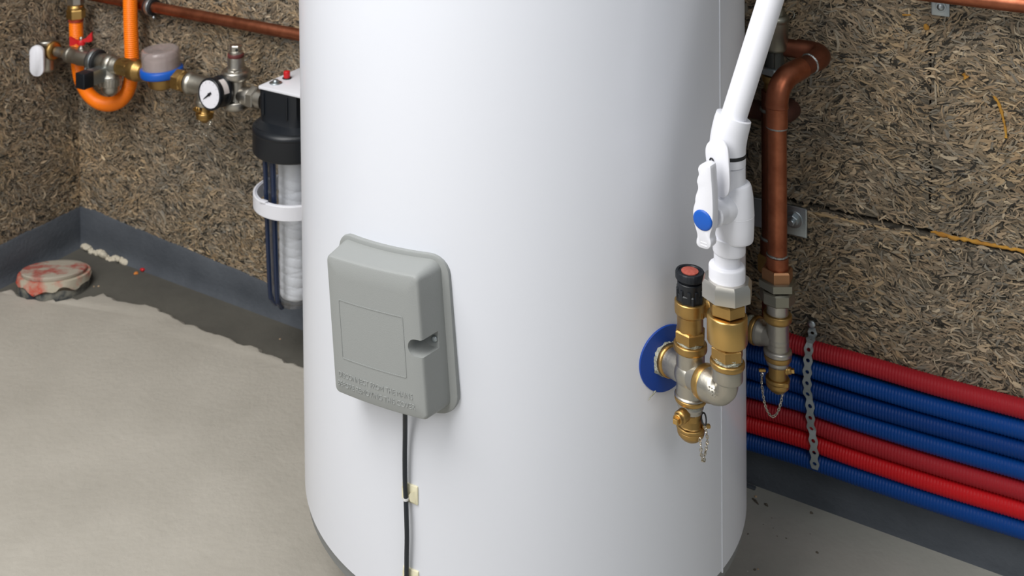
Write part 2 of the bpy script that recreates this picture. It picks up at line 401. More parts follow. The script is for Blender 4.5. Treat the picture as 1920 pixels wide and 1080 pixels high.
# ------------------------------------------------------------------ helpers for fittings on upright axes
m_nickel = mat('nickel', (184, 180, 172), .36, 1.0, bump=.1, bscale=400)
m_cast = mat('cast_nickel', (178, 174, 164), .40, 1.0, bump=.12, bscale=260)
m_brass = mat('brass', (192, 158, 100), .40, 1.0, bump=.12, bscale=300, col2=(168, 134, 80), var=1.5, vscale=40)
m_brassy = mat('polished_brass', (204, 168, 104), .34, 1.0)
m_copper = mat('copper', (190, 118, 88), .40, 1.0, bump=.1, bscale=150, col2=(138, 80, 58), var=1.0, vscale=28)
m_copper_dark = mat('dark_copper', (150, 92, 70), .46, 1.0, col2=(112, 72, 58), var=1.0, vscale=25)
m_solder = mat('solder', (172, 178, 178), .4, 1.0, bump=.6, bscale=500)
m_steel = mat('zinc_steel', (178, 186, 190), .38, 1.0)
m_ptfe = mat('thread_seal', (186, 188, 176), .6, bump=1, bscale=500, col2=(128, 128, 108), var=1, vscale=200)
m_blackp = mat('black_plastic', (15, 20, 27), .42)
m_rubber = mat('black_rubber', (24, 26, 29), .6)
m_whitep = mat('white_plastic', (222, 223, 230), .36)
m_red = mat('red_plastic', (190, 24, 30), .4)
m_cap = mat('cap_red', (178, 92, 78), .6, col2=(150, 66, 54), var=1, vscale=300)
m_blue = mat('blue_plastic', (10, 62, 150), .45)
m_bluecap = mat('blue_button', (14, 84, 178), .4)
m_grey = mat('grey_cover', (142, 145, 144), .55, bump=.12, bscale=900)
m_cable = mat('cable_black', (22, 30, 38), .45)
m_cream = mat('cream_plastic', (226, 220, 190), .5)
m_chain = mat('chain_steel', (190, 184, 172), .25, 1.0)
class VA:
    """an upright axis through point P: profiles are given as (half width, image row) read off the photograph at this axis"""
    def __init__(s, P): s.P = Vector(P); s.k = ppm(P)
    def z(s, py):
        P = s.P.copy()
        for _ in range(3):
            q = atY(pix(P)[0], py, s.P.y); P.z = q.z
        return P.z
    def at(s, py): return Vector((s.P.x, s.P.y, s.z(py)))
    def prof(s, pr): return [(hw/s.k, s.z(py)) for hw, py in pr]
    def o(s): return Vector((s.P.x, s.P.y, 0))
def fil(prof, d=.0006):
    out = []
    for i, p in enumerate(prof):
        if i == 0 or i == len(prof)-1: out.append(p); continue
        a, b = prof[i-1], prof[i+1]
        la = math.hypot(a[0]-p[0], a[1]-p[1]); lb = math.hypot(b[0]-p[0], b[1]-p[1])
        if la < 1e-6 or lb < 1e-6: out.append(p); continue
        ta = min(d, la*.4)/la; tb = min(d, lb*.4)/lb
        out.append((p[0]+(a[0]-p[0])*ta, p[1]+(a[1]-p[1])*ta)); out.append((p[0]+(b[0]-p[0])*tb, p[1]+(b[1]-p[1])*tb))
    return out
def closed(pr): return [(0, pr[0][1])]+list(pr)+[(0, pr[-1][1])]
def vl(ax, pr, seg=40, d=.0007, mb=None):
    mb = mb or MB(); mb.lathe(ax.o(), (0, 0, 1), fil(closed(ax.prof(pr)), d), seg); return mb
def vhex(ax, hw, y0, y1, n=6, rot=0.0, mb=None, up=(1, 0, 0)):
    mb = mb or MB(); a, b = ax.z(y1), ax.z(y0); return mb.hex(ax.o(), (0, 0, 1), hw/ax.k, a, b, up=up, n=n, rot=rot)
def hl(o, axis, pr, seg=36, d=.0007, mb=None):                   # lathe about any axis, metres
    mb = mb or MB(); mb.lathe(o, axis, fil(closed(pr), d), seg); return mb
def hemp(ax, hw, y0, y1, amp=.10):
    mb = MB(); r = hw/ax.k; za, zb = ax.z(y1), ax.z(y0); rings = []
    for j in range(7):
        z = za+(zb-za)*j/6; rings.append([ax.o()+Vector((math.cos(2*math.pi*k/40), math.sin(2*math.pi*k/40), 0))*(r*(1+random.uniform(-amp, amp*.4)))+Vector((0, 0, z)) for k in range(40)])
    mb.loft(rings); return mb
def chain(path, size=.0042, wire=.0006):
    mb = MB(); pts = resample(smooth(path, 8), size*.72)
    for i in range(len(pts)-1):
        a, b = pts[i], pts[i+1]; t = (b-a).normalized(); x, y, _ = frame(t); w = x if i % 2 else y
        w = (w + (y if i % 2 else x)*random.uniform(-.5, .5)).normalized(); c = (a+b)/2
        ring = []
        for k in range(10):
            an = 2*math.pi*k/10; ring.append(c+t*(size*.5*math.cos(an))+w*(size*.30*math.sin(an)))
        mb.tube(ring, wire, 5, closed=True)
    return mb
def drain_cock(ax, pr, spin_at, spin_dir, spin_r, chain_pts, tab, label, base_py, side_label=None):
    """small brass drain cock: body with a spindle at the side, a screwed cap below and a chain"""
    t = thing('drain_cock', label, 'valve', ax.at(base_py))
    part('body', vl(ax, pr['body']), m_brass, t)
    c = vl(ax, pr['cap'])
    cp = part('cap', c, m_brass, t)
    s = MB(); S = Vector(spin_at); D = Vector(spin_dir).normalized()
    hl(S-D*spin_r*2.2, D, [(spin_r*1.15, 0), (spin_r*1.15, spin_r*1.6), (spin_r*.9, spin_r*1.7), (spin_r*.9, spin_r*2.4)], 24, .0004, s)
    sp = part('spindle', s, m_brass, t)
    q = MB(); q.hex(S, D, spin_r*.62, 0, spin_r*.95, n=4, up=(0, 0, 1), rot=math.radians(45)); sub('square_end', q, m_brassy, sp, t)
    l = MB(); l.box(tab[0], tab[1], (0, 0, 1), .009, .004, .004, .0008)
    part('chain_lug', l, m_brass, t)
    part('chain', chain(chain_pts), m_chain, t)
    return t
# ------------------------------------------------------------------ the port on the tank, cross, elbow
P0 = onT(1249, 671); PN = Vector((P0.x-TC.x, P0.y-TC.y, 0)).normalized()
E0 = P0 + PN*.0945 + Vector((0, 0, .0080)); RD = (E0-P0).normalized(); TV = Vector((-PN.y, PN.x, 0))
def tank_wrap(cen, lat, up):                                        # a point on the jacket, lat along the circumference
    a0 = math.atan2(cen.x-TC.x, -(cen.y-TC.y)); return a0+lat/TR, cen.z+up
def on_jacket(a, z, off): return Vector((TC.x+math.sin(a)*(TR+off), TC.y-math.cos(a)*(TR+off), z))
mb = MB(); rings = []
for off, rr in ((-.002, .0367), (.0012, .0367), (.0018, .0362), (.0018, .03), (.0018, .014), (-.002, .014)):
    ring = []
    for k in range(64):
        a, z = tank_wrap(P0, rr*math.cos(2*math.pi*k/64), rr*math.sin(2*math.pi*k/64)); ring.append(on_jacket(a, z, off))
    rings.append(ring)
mb.loft(rings, cap=False); gk = part('port_gasket', mb, m_blue, ta); gk['label'] = 'round blue gasket on the white jacket'
mb = MB(); rings = []
for j, (d, r) in enumerate(((.0005, .0200), (.003, .0195), (.006, .0180), (.008, .0165))):
    x, y, z = frame(RD); rings.append([P0+RD*d+(x*math.cos(2*math.pi*k/36)+y*math.sin(2*math.pi*k/36))*(r*(1+random.uniform(-.12, .08)*(j < 2))) for k in range(36)])
mb.loft(rings); part('port_seal', mb, m_ptfe, ta)
mb = MB(); mb.tube([onT(1229, 733, .002), onT(1226, 738, .003), onT(1220, 744, .003), onT(1216, 751, .002)], [.0009, .0007, .0006, .0003], 6); part('seal_strand', mb, m_ptfe, ta)
part('port_nipple', hl(P0-RD*.02, RD, [(.0145, 0), (.0145, .03)]), m_nickel, ta)
fr = .039/.0945
CC = P0.lerp(E0, fr); AC = VA(CC); AE = VA(E0)
t = thing('pipe_cross', 'grey nickel cross fitting with brass edged collars beside the blue gasket', 'pipe fitting', CC-Vector((0, 0, .035)))
mb = MB(); vl(AC, [(27.5, 648), (26.5, 658), (26.2, 738), (27.5, 748)], mb=mb)
dC = (CC-P0).length
hl(P0+RD*.008, RD, [(.0165, 0), (.0158, .006), (.0155, .05), (.0168, .054)], mb=mb); mb.sphere(CC, .0178, sq=1.0, seg=28, n=14)
bd = part('body', mb, m_cast, t)
part('collar', vl(AC, [(29, 641), (31, 643), (31, 653), (29.5, 656), (27, 657)]), m_brass, t)
part('collar', vl(AC, [(26, 736), (29.5, 738), (30, 741), (27, 742)]), m_nickel, t)
part('collar', vl(AC, [(28.5, 741.5), (29.8, 743), (29.4, 749), (27, 751)]), m_brass, t)
part('collar', hl(P0+RD*.004, RD, [(.0172, 0), (.0182, .001), (.0182, .0055), (.0166, .0075)]), m_brass, t)
part('collar', hl(P0+RD*.0585, RD, [(.0166, 0), (.0186, .0012), (.0186, .0085), (.0172, .0105)]), m_brass, t)
# elbow turning up
t = thing('pipe_elbow', 'grey nickel elbow turning upwards under the brass check valve', 'pipe fitting', E0-Vector((0, 0, .02)))
path = [P0+RD*.068, P0+RD*.073, P0+RD*.078]; A = P0+RD*.081; B = E0+Vector((0, 0, .016)); ctrl = E0
for i in range(13):
    u = i/12; path.append(A.lerp(ctrl, u).lerp(ctrl.lerp(B, u), u))
path += [E0+Vector((0, 0, .018)), Vector((E0.x, E0.y, AE.z(713)))]
rad = [.0192, .0188, .0150] + [.0128]*13 + [.0128, .0128]
rad = [.0178, .0176, .0160] + [.0158-.0045*min(1, i/5) for i in range(13)] + [.0112, .0112]
mb = MB(); mb.tube(path, rad, 36)
vl(AE, [(27.5, 686), (28.5, 689), (28.5, 709), (26, 713), (21, 715)], mb=mb)
part('body', mb, m_cast, t)
part('collar', vl(AE, [(29, 674), (32, 676), (32, 684), (29, 687)]), m_brass, t)
part('thread_seal', hemp(AE, 27.5, 664, 677), m_ptfe, t)
mb = MB()
for k in range(9):
    p = P0+RD*(.083+.004*(k % 3)) ; x, y, z = frame(RD); an = math.radians(150+12*(k//3)); 
    d = (Vector((0, 0, 1))*.25+TV*-.35-Vector((0, 1, 0))*.6).normalized(); d = (d-RD*d.dot(RD)).normalized()
    mb.sphere(p+d*.0145+Vector((0, 0, (k//3-1)*.0035)), .0009, seg=8, n=5)
part('cast_mark', mb, m_cast, t)
# safety valve standing on the cross
t = thing('safety_valve', 'brass safety valve with black knob and red disc beside the tank', 'valve', AC.at(650))
part('thread_seal', hemp(AC, 25.5, 634, 649, .06), m_ptfe, t)
mb = MB(); vl(AC, [(25.5, 562), (28.7, 563), (28.7, 582), (27.5, 587), (24, 589), (24, 618), (22, 622)], mb=mb); part('body', mb, m_brass, t)
mb = MB(); vhex(AC, 29.5, 616, 638, mb=mb, rot=math.radians(12)); part('nut', mb, m_brass, t)
ax_o = AC.at(578); od = (WU*.8+Vector((0, .6, 0))).normalized()
part('outlet', hl(ax_o, od, [(.011, 0), (.011, .018), (.0135, .019), (.0135, .034), (.010, .034), (.010, .024)]), m_brass, t)
mb = MB(); vl(AC, [(23.5, 527), (23.5, 547), (21.5, 549)], mb=mb); vl(AC, [(20, 525), (20, 566)], mb=mb); vhex(AC, 25.5, 546, 572, n=8, mb=mb)
for k in range(10):
    a = 2*math.pi*k/10; mb.box(AC.at(548)+Vector((math.cos(a), math.sin(a), 0))*(23.3/AC.k), (0, 0, 1), (-math.sin(a), math.cos(a), 0), .012, .004, .0025, .0005)
kn = part('knob', mb, m_blackp, t)
mb = MB(); r_ = 26.5/AC.k; za, zb = AC.z(522), AC.z(507); n = 96; rings = []
for z, q in ((za, .93), (za+.0008, 1.0), (zb-.0015, 1.0), (zb, .95), (zb, .80), (zb-.0012, .76)):
    rings.append([AC.o()+Vector((math.cos(2*math.pi*k/n), math.sin(2*math.pi*k/n), 0))*(r_*q*(1+(.012 if (k % 4 < 2 and .99 < q) else 0)))+Vector((0, 0, z)) for k in range(n)])
mb.loft(rings); sub('grip_ring', mb, m_blackp, kn, t)
sub('red_disc', vl(AC, [(15.5, 506.6), (16, 508), (15.5, 510)]), m_cap, kn, t)
def text_mesh(body, size, extrude):
    cu = bpy.data.curves.new('lettering', 'FONT'); cu.body = body; cu.size = size; cu.extrude = extrude; cu.align_x = 'LEFT'; cu.resolution_u = 3
    o = bpy.data.objects.new('lettering', cu); C.objects.link(o); dg = bpy.context.evaluated_depsgraph_get()
    me = bpy.data.meshes.new_from_object(o.evaluated_get(dg)); bpy.data.objects.remove(o); bpy.data.curves.remove(cu)
    vs = [Vector(v.co) for v in me.vertices]; fs = [tuple(p.vertices) for p in me.polygons]; bpy.data.meshes.remove(me); return vs, fs
vs, fs = text_mesh('1/', .0085, .0006); mb = MB(); mb.f = fs; r_ = 28.7/AC.k
for v in vs:
    a = math.radians(-62)+(v.x)/r_; mb.v.append(AC.o()+Vector((math.cos(a), math.sin(a), 0))*(r_+v.z)+Vector((0, 0, AC.z(588)+.001+v.y)))
part('lettering', mb, m_brass, t)
# drain cock below the cross
DC = VA(CC)
sd = atY(1271, 787, CC.y-.018)
ch = [atY(1321, 799, CC.y-.012), atY(1325, 812, CC.y-.015), atY(1326, 830, CC.y-.015), atY(1322, 850, CC.y-.015), atY(1319, 867, CC.y-.016), atY(1315, 852, CC.y-.018), atY(1314, 836, CC.y-.018), atY(1312, 822, CC.y-.014)]
part_n = thing('pipe_nipple', 'short grey nipple between cross fitting and lower brass drain cock', 'pipe fitting', AC.at(768))
part('body', vl(DC, [(22, 750), (23.5, 757), (24.5, 760), (22, 765), (22, 770)]), m_nickel, part_n); part('thread_seal', hemp(DC, 23.5, 752, 757, .05), m_ptfe, part_n)
t = drain_cock(DC, dict(body=[(18, 767), (19.5, 769), (19.5, 795), (24, 798)], cap=[(25, 796), (26.5, 799), (26.5, 802), (24.5, 804), (25.5, 805), (24.5, 812), (17, 821), (11, 823), (10, 826)]),
    sd, sd-CC+Vector((0, 0, CC.z-sd.z)), .0062, ch, (atY(1324, 799, CC.y-.006), (1, 0, 0)), 'brass drain cock with chain below the cross beside the blue gasket', 826)
mb = MB(); mb.box(atY(1299, 785, CC.y-19.5/AC.k), (1, 0, 0), (0, 0, 1), .008, .011, .0012, .0003); mb.box(atY(1299, 785, CC.y-19.5/AC.k-.0006), (1, 0, 0), (0, 0, 1), .0045, .002, .0012, .0002)
part('raised_panel', mb, m_brass, t)
mb = MB(); lp = [atY(1316, 776, CC.y-.004), atY(1321, 775, CC.y-.006), atY(1324, 786, CC.y-.010), atY(1323, 797, CC.y-.012), atY(1318, 794, CC.y-.010), atY(1315, 784, CC.y-.006)]
mb.tube(smooth(lp, 5, True), .0009, 6, closed=True); part('wire_loop', mb, m_rubber, t)
# check valve
t = thing('check_valve', 'brass check valve with wide smooth sleeve standing on the elbow', 'valve', AE.at(668))
part('nut', vhex(AE, 31, 646, 670, mb=MB(), rot=math.radians(8)), m_brass, t)
part('sleeve', vl(AE, [(34, 588), (37, 590), (37, 639), (34, 642)]), m_brassy, t)
part('nut', vhex(AE, 34, 563, 586, mb=MB(), rot=math.radians(24)), m_brass, t)
part('thread', vl(AE, [(26, 552), (26, 556), (27, 557), (26, 559), (27, 561), (26, 563), (27, 565), (26, 568)], d=.0003), m_nickel, t)
# union nut with the white end of the pipe system
t = thing('union_nut', 'large grey eight-sided union nut above the brass check valve', 'pipe fitting', AE.at(556))
mb = MB(); zA, zB = AE.z(556), AE.z(521); r_ = 47/AE.k
mb.lathe(AE.o(), (0, 0, 1), [(r_*.72, zA), (r_*.93, zA), (r_, zA+.0012), (r_, zB-.004), (r_*.90, zB), (r_*.74, zB), (r_*.72, zA)], sides=8, up=(0, 1, 0), rot=math.radians(2), cap=False)
part('nut', mb, mat('bright_nickel', (206, 202, 194), .34, 1.0), t)
t = thing('pipe_adapter', 'white plastic stub seated in the grey union nut', 'pipe fitting', AE.at(535))
part('flange', vl(AE, [(31, 495), (33.2, 498), (33.2, 540)]), m_whitep, t)
part('stub', vl(AE, [(23.8, 455), (23.8, 497)]), m_whitep, t)
# ------------------------------------------------------------------ white ball valve and the pipe above it
yv = E0.y
AV = VA(atY(1367, 460, yv)); AB = VA(atY(1377, 400, yv)); AN = VA(atY(1368.5, 330, yv)); AS = VA(atY(1364, 285, yv))
t = thing('ball_valve', 'white plastic ball valve with blue button on its lever, right of tank', 'valve', AV.at(470))
mb = MB()
vl(AV, [(28, 474), (30, 470), (30, 442)], mb=mb, d=.001)
part('socket', mb, m_whitep, t)
mb = MB(); vl(AB, [(32, 449), (34.5, 446), (35.5, 425), (36, 395), (34, 362), (31, 345), (27.5, 339)], mb=mb, d=.0015, seg=48)
body = part('body', mb, m_whitep, t)
mb = MB(); vl(AB, [(35.4, 398.6), (36.2, 399), (36.2, 400), (35.4, 400.4)], mb=mb, d=.0001); sub('mould_line', mb, m_whitep, body, t)
part('neck', vl(AN, [(28.5, 352), (28.5, 308)], d=.001), m_whitep, t)
dh = Vector((-.68, -.73, 0)).normalized(); dw = Vector((0, 0, 1)).cross(dh).normalized()
if dw.x < 0: dw = -dw
Bc = AB.at(403)
def onP(px, py, Q):                                            # pixel on the upright plane through Q facing dh
    d = ray(px, py); k = (Q-CAM).dot(dh)/d.dot(dh); return CAM+d*k
Lh = .056; hub = atY(1317.3, 413, 1.0); 
# the lever plane: shift Q along dh so that the button is seen where the photograph shows it
Q = Bc+dh*Lh; hub = onP(1317.5, 413, Q)
hb = Vector((hub.x, hub.y, hub.z))-dh*Lh
part('boss', hl(hb-dh*.004+dh*0, dh, [(.0185, .0), (.0180, .018), (.0150, .027), (.0135, .030), (.0135, .044)], 40, .0015), m_whitep, t)
def outline(px_pts, s, x0, y0, Q):
    out = []
    for x, y in px_pts:
        P = onP(x0+x/s, y0+y/s, Q)-hub; out.append((P.dot(dw), P.z))
    return out
op = [(190, 338), (196, 420), (203, 520), (208, 620), (210, 700), (207, 790), (203, 850), (190, 890), (184, 930), (193, 965), (190, 1003), (165, 1026), (125, 1022), (85, 1005), (66, 975), (66, 945), (73, 915), (70, 885), (58, 845), (46, 800), (38, 750), (37, 700), (44, 660), (54, 625), (55, 595), (63, 560), (76, 525), (79, 500), (74, 475), (69, 455), (74, 425), (85, 395), (82, 370), (78, 350), (86, 325), (112, 306), (150, 302), (175, 316)]
ol = outline(op, 4.5, 1290, 240, Q)
ol = [(p.x, p.y) for p in resample(smooth([Vector((a, b, 0)) for a, b in ol], 4, True)+[Vector((ol[0][0], ol[0][1], 0))], .0016)[:-1]]
area2 = sum(ol[i-1][0]*ol[i][1]-ol[i][0]*ol[i-1][1] for i in range(len(ol)))
if area2 < 0: ol = ol[::-1]
def plate(ol, th, Q0, bev):
    mb = MB(); z = Vector((0, 0, 1)); sgn = dw.cross(z).dot(dh)
    if sgn > 0: mb.prism(Q0, dw, z, ol, -th, 0, bev)
    else: mb.prism(Q0, dw, z, ol, 0, th, bev)
    return mb
lv = part('lever', plate(ol, .013, hub, .002), m_whitep, t)
sub('button', hl(hub-dh*.001, dh, [(.0104, 0), (.0104, .0016), (.0085, .0024), (.004, .0028)], 40, .0003), m_bluecap, lv, t)
for y in (-.0225, -.0255):
    mb = MB(); mb.box(hub+Vector((0, 0, y))+dw*.001, dw, (0, 0, 1), .007, .0012, .0006, .0001); sub('moulded_mark', mb, m_whitep, lv, t)
Q2 = hub-dh*.0255
tp_ = [(338, 200), (344, 300), (350, 440), (348, 520), (335, 565), (300, 592), (262, 585), (232, 560), (205, 520), (180, 440), (160, 330), (148, 260), (143, 190), (155, 140), (190, 106), (240, 98), (290, 112), (322, 150)]
hub_s = hub.copy(); o2 = []
for x, y in tp_:
    P = onP(1290+x/4.5, 240+y/4.5, Q2)-Q2; o2.append((P.dot(dw), P.z))
o2 = [(p.x, p.y) for p in resample(smooth([Vector((a, b, 0)) for a, b in o2], 5, True)+[Vector((o2[0][0], o2[0][1], 0))], .0018)[:-1]]
if sum(o2[i-1][0]*o2[i][1]-o2[i][0]*o2[i-1][1] for i in range(len(o2))) < 0: o2 = o2[::-1]
part('position_plate', plate(o2, .0035, Q2, .0012), m_whitep, t)
q = onP(1335, 300, Q2)+dh*.0012; mb = MB()
mb.tube([q+dw*(.0018*math.cos(a))+Vector((0, 0, .0022*math.sin(a))) for a in np.linspace(0, 2*math.pi, 13)[:-1]], .0007, 6, closed=True)
mb.tube([q+dw*.001-Vector((0, 0, .002)), q+dw*.003-Vector((0, 0, .0055))], .0009, 6)
part('eyelet', mb, m_rubber, t)
# pipe rising to the right with its bent socket
t = thing('water_pipe', 'white plastic pipe rising diagonally to the right above the ball valve', 'pipe', AS.at(300))
a0 = AS.at(303); a1 = AS.at(283); c1 = atY(1376, 218, yv); c2 = atY(1444.5, 0, yv); dd = (c2-c1).normalized()
pth = [AS.at(306), AS.at(294), a1]
knee = AS.at(258)
for i in range(1, 8):
    u = i/8; pth.append(a1.lerp(knee, u).lerp(knee.lerp(c1, u), u))
pth.append(c1)
mb = MB(); mb.tube(pth, [33/AS.k, 33.3/AS.k]+[33.3/AS.k]*8+[32.3/AS.k], 44); part('socket', mb, m_whitep, t)
part('black_band', vl(AS, [(33.8, 284), (34.0, 285), (34.0, 290), (33.8, 291)], d=.0002), m_rubber, t)
mb = MB(); mb.tube([c1-dd*.01, c1, c1+dd*.3], 23.4/AS.k, 44); part('pipe', mb, m_whitep, t)
# ------------------------------------------------------------------ terminal cover
thm = math.radians(-34.5); dm = Vector((math.sin(thm), -math.cos(thm), 0)); sv = Vector((math.cos(thm), math.sin(thm), 0)); TILT = math.radians(4.2)
CZ = .4565
def cov(s, v, e):                                              # cover coordinates -> room
    s2 = s*math.cos(TILT)-v*math.sin(TILT); v2 = s*math.sin(TILT)+v*math.cos(TILT)
    return TC+sv*s2+dm*e+Vector((0, 0, CZ+v2))
def efr(s): return .3275-.9*(s+.001)**2
def etk(s): return math.sqrt(TR*TR-s*s)
t = thing('terminal_cover', 'grey plastic terminal cover with embossed warning on the white tank', 'electrical cover', cov(0, 0, .28))
def rr(w0, w1, v0, v1, r, n=6, m=8):
    """rounded rectangle w0..w1 by v0..v1, sides subdivided"""
    c = [(w1-r, v0+r, -90), (w1-r, v1-r, 0), (w0+r, v1-r, 90), (w0+r, v0+r, 180)]; out = []
    for i, (x, y, a) in enumerate(c):
        arc = [(x+r*math.cos(math.radians(a+90*k/n)), y+r*math.sin(math.radians(a+90*k/n))) for k in range(n+1)]
        out += arc; nx = c[(i+1) % 4]; b = (nx[0]+r*math.cos(math.radians(nx[2])), nx[1]+r*math.sin(math.radians(nx[2])))
        for k in range(1, m): out.append((arc[-1][0]+(b[0]-arc[-1][0])*k/m, arc[-1][1]+(b[1]-arc[-1][1])*k/m))
    return out
def ringpts(w0, w1, v0, v1, r, ef): return [cov(s, v, ef(s)) for s, v in rr(w0, w1, v0, v1, r)]
W0, W1, V0, V1 = -.0645, .0620, -.0770, .0770
RB = [(ringpts(W0-.0060, W1+.0060, V0-.0045, V1+.0045, .013, lambda s: etk(s)-.004))]
RB.append(ringpts(W0-.0055, W1+.0055, V0-.0042, V1+.0042, .0125, lambda s: etk(s)+.004))
for u in (.25, .5, .75):
    RB.append(ringpts(W0-.0055*(1-u), W1+.0055*(1-u), V0-.0042*(1-u), V1+.0042*(1-u), .0125-.006*u, lambda s, u=u: (etk(s)+.004)*(1-u)+(efr(s)-.004)*u))
RB.append(ringpts(W0, W1, V0, V1, .0062, lambda s: efr(s)-.0045))
RB.append(ringpts(W0+.0004, W1-.0004, V0+.0004, V1-.0004, .006, lambda s: efr(s)-.0025))
RB.append(ringpts(W0+.0014, W1-.0014, V0+.0014, V1-.0014, .0055, lambda s: efr(s)-.0008))
RB.append(ringpts(W0+.0030, W1-.0030, V0+.0030, V1-.0030, .005, lambda s: efr(s)))
base = rr(W0+.0030, W1-.0030, V0+.0030, V1-.0030, .005)
for q in (.75, .5, .25): RB.append([cov(s*q, v*q, efr(s*q)) for s, v in base])
mb = MB(); mb.loft(RB, cap=False); n_ = len(base)
c_ = len(mb.v); mb.v.append(cov(0, 0, efr(0))); b_ = c_-n_
for k in range(n_): mb.f.append((b_+k, b_+(k+1) % n_, c_))
c_ = len(mb.v); mb.v.append(cov(0, 0, etk(0)-.004))
for k in range(n_): mb.f.append(((k+1) % n_, k, c_))
def boolean_cut(mb, cut):
    def mk(m):
        me = bpy.data.meshes.new('tmp'); me.from_pydata([tuple(v) for v in m.v], [], m.f)
        bm = bmesh.new(); bm.from_mesh(me); bmesh.ops.remove_doubles(bm, verts=bm.verts, dist=1e-6); bmesh.ops.recalc_face_normals(bm, faces=bm.faces); bm.to_mesh(me); bm.free()
        o = bpy.data.objects.new('tmp', me); C.objects.link(o); return o
    a, b = mk(mb), mk(cut); md = a.modifiers.new('b', 'BOOLEAN'); md.object = b; md.operation = 'DIFFERENCE'; md.solver = 'EXACT'
    dg = bpy.context.evaluated_depsgraph_get(); me = bpy.data.meshes.new_from_object(a.evaluated_get(dg))
    out = MB(); out.v = [Vector(v.co) for v in me.vertices]; out.f = [tuple(p.vertices) for p in me.polygons]
    for o in (a, b): m_ = o.data; bpy.data.objects.remove(o); bpy.data.meshes.remove(m_)
    bpy.data.meshes.remove(me); return out
cut = MB(); st = []
NV = -.0005
for k in range(13): a = math.radians(90+180*k/12); st.append((.0530+.0092*math.cos(a), NV+.0092*math.sin(a)))
st += [(.095, NV-.0092), (.095, NV+.0092)]
cut.loft([[cov(s, v, .298) for s, v in st], [cov(s, v, .35) for s, v in st]])
mb = boolean_cut(mb, cut)
hs = part('housing', mb, m_grey, t, 32)
mb = MB(); F0, F1, G0, G1 = -.0785, .0755, -.0885, .0860
mb.loft([ringpts(F0+.001, F1-.001, G0+.001, G1-.001, .021, lambda s: etk(s)-.003), ringpts(F0, F1, G0, G1, .022, lambda s: etk(s)+.002), ringpts(F0+.0006, F1-.0006, G0+.0006, G1-.0006, .0215, lambda s: etk(s)+.0048), ringpts(F0+.0022, F1-.0022, G0+.0022, G1-.0022, .020, lambda s: etk(s)+.0055), ringpts(W0-.004, W1+.004, V0-.003, V1+.003, .012, lambda s: etk(s)+.0055)])
part('flange', mb, m_grey, t)
pl = MB(); pl.loft([[cov(s, v, .299) for s, v in rr(.056, .068, NV-.0085, NV+.0085, .001)], [cov(s, v, .2995) for s, v in rr(.056, .068, NV-.0085, NV+.0085, .001)]])
fr_ = MB(); inner = rr(-.0478, .0388, -.0340, .0298, .001); outer = rr(-.0488, .0398, -.0350, .0308, .0018)
fr_.loft([[cov(s, v, efr(s)-.0005) for s, v in outer], [cov(s, v, efr(s)+.0005) for s, v in outer], [cov(s, v, efr(s)+.0005) for s, v in inner], [cov(s, v, efr(s)-.0005) for s, v in inner]], cap=False)
part('label_frame', fr_, m_grey, t)
sc_ = hl(cov(.0605, NV, .298), dm, [(.0036, 0), (.0036, .002), (.0028, .0028)], 20, .0003); part('screw', sc_, m_steel, t)
mb = MB()
for body_, v_, s0, s1 in (('DISCONNECT FROM THE MAINS', -.0562, -.0560, .0455), ('BEFORE REMOVING THIS COVER', -.0668, -.0580, .0480)):
    vs, fs = text_mesh(body_, .0088, .0006); w = max(v.x for v in vs)-min(v.x for v in vs); x0 = min(v.x for v in vs); k = (s1-s0)/w; i0 = len(mb.v)
    for v in vs:
        s = s0+(v.x-x0)*k; mb.v.append(cov(s, v_+v.y*.95-.0005, efr(s)+v.z))
    mb.f += [tuple(i0+i for i in f) for f in fs]
part('lettering', mb, mat('embossed_grey', (148, 151, 150), .5), t)
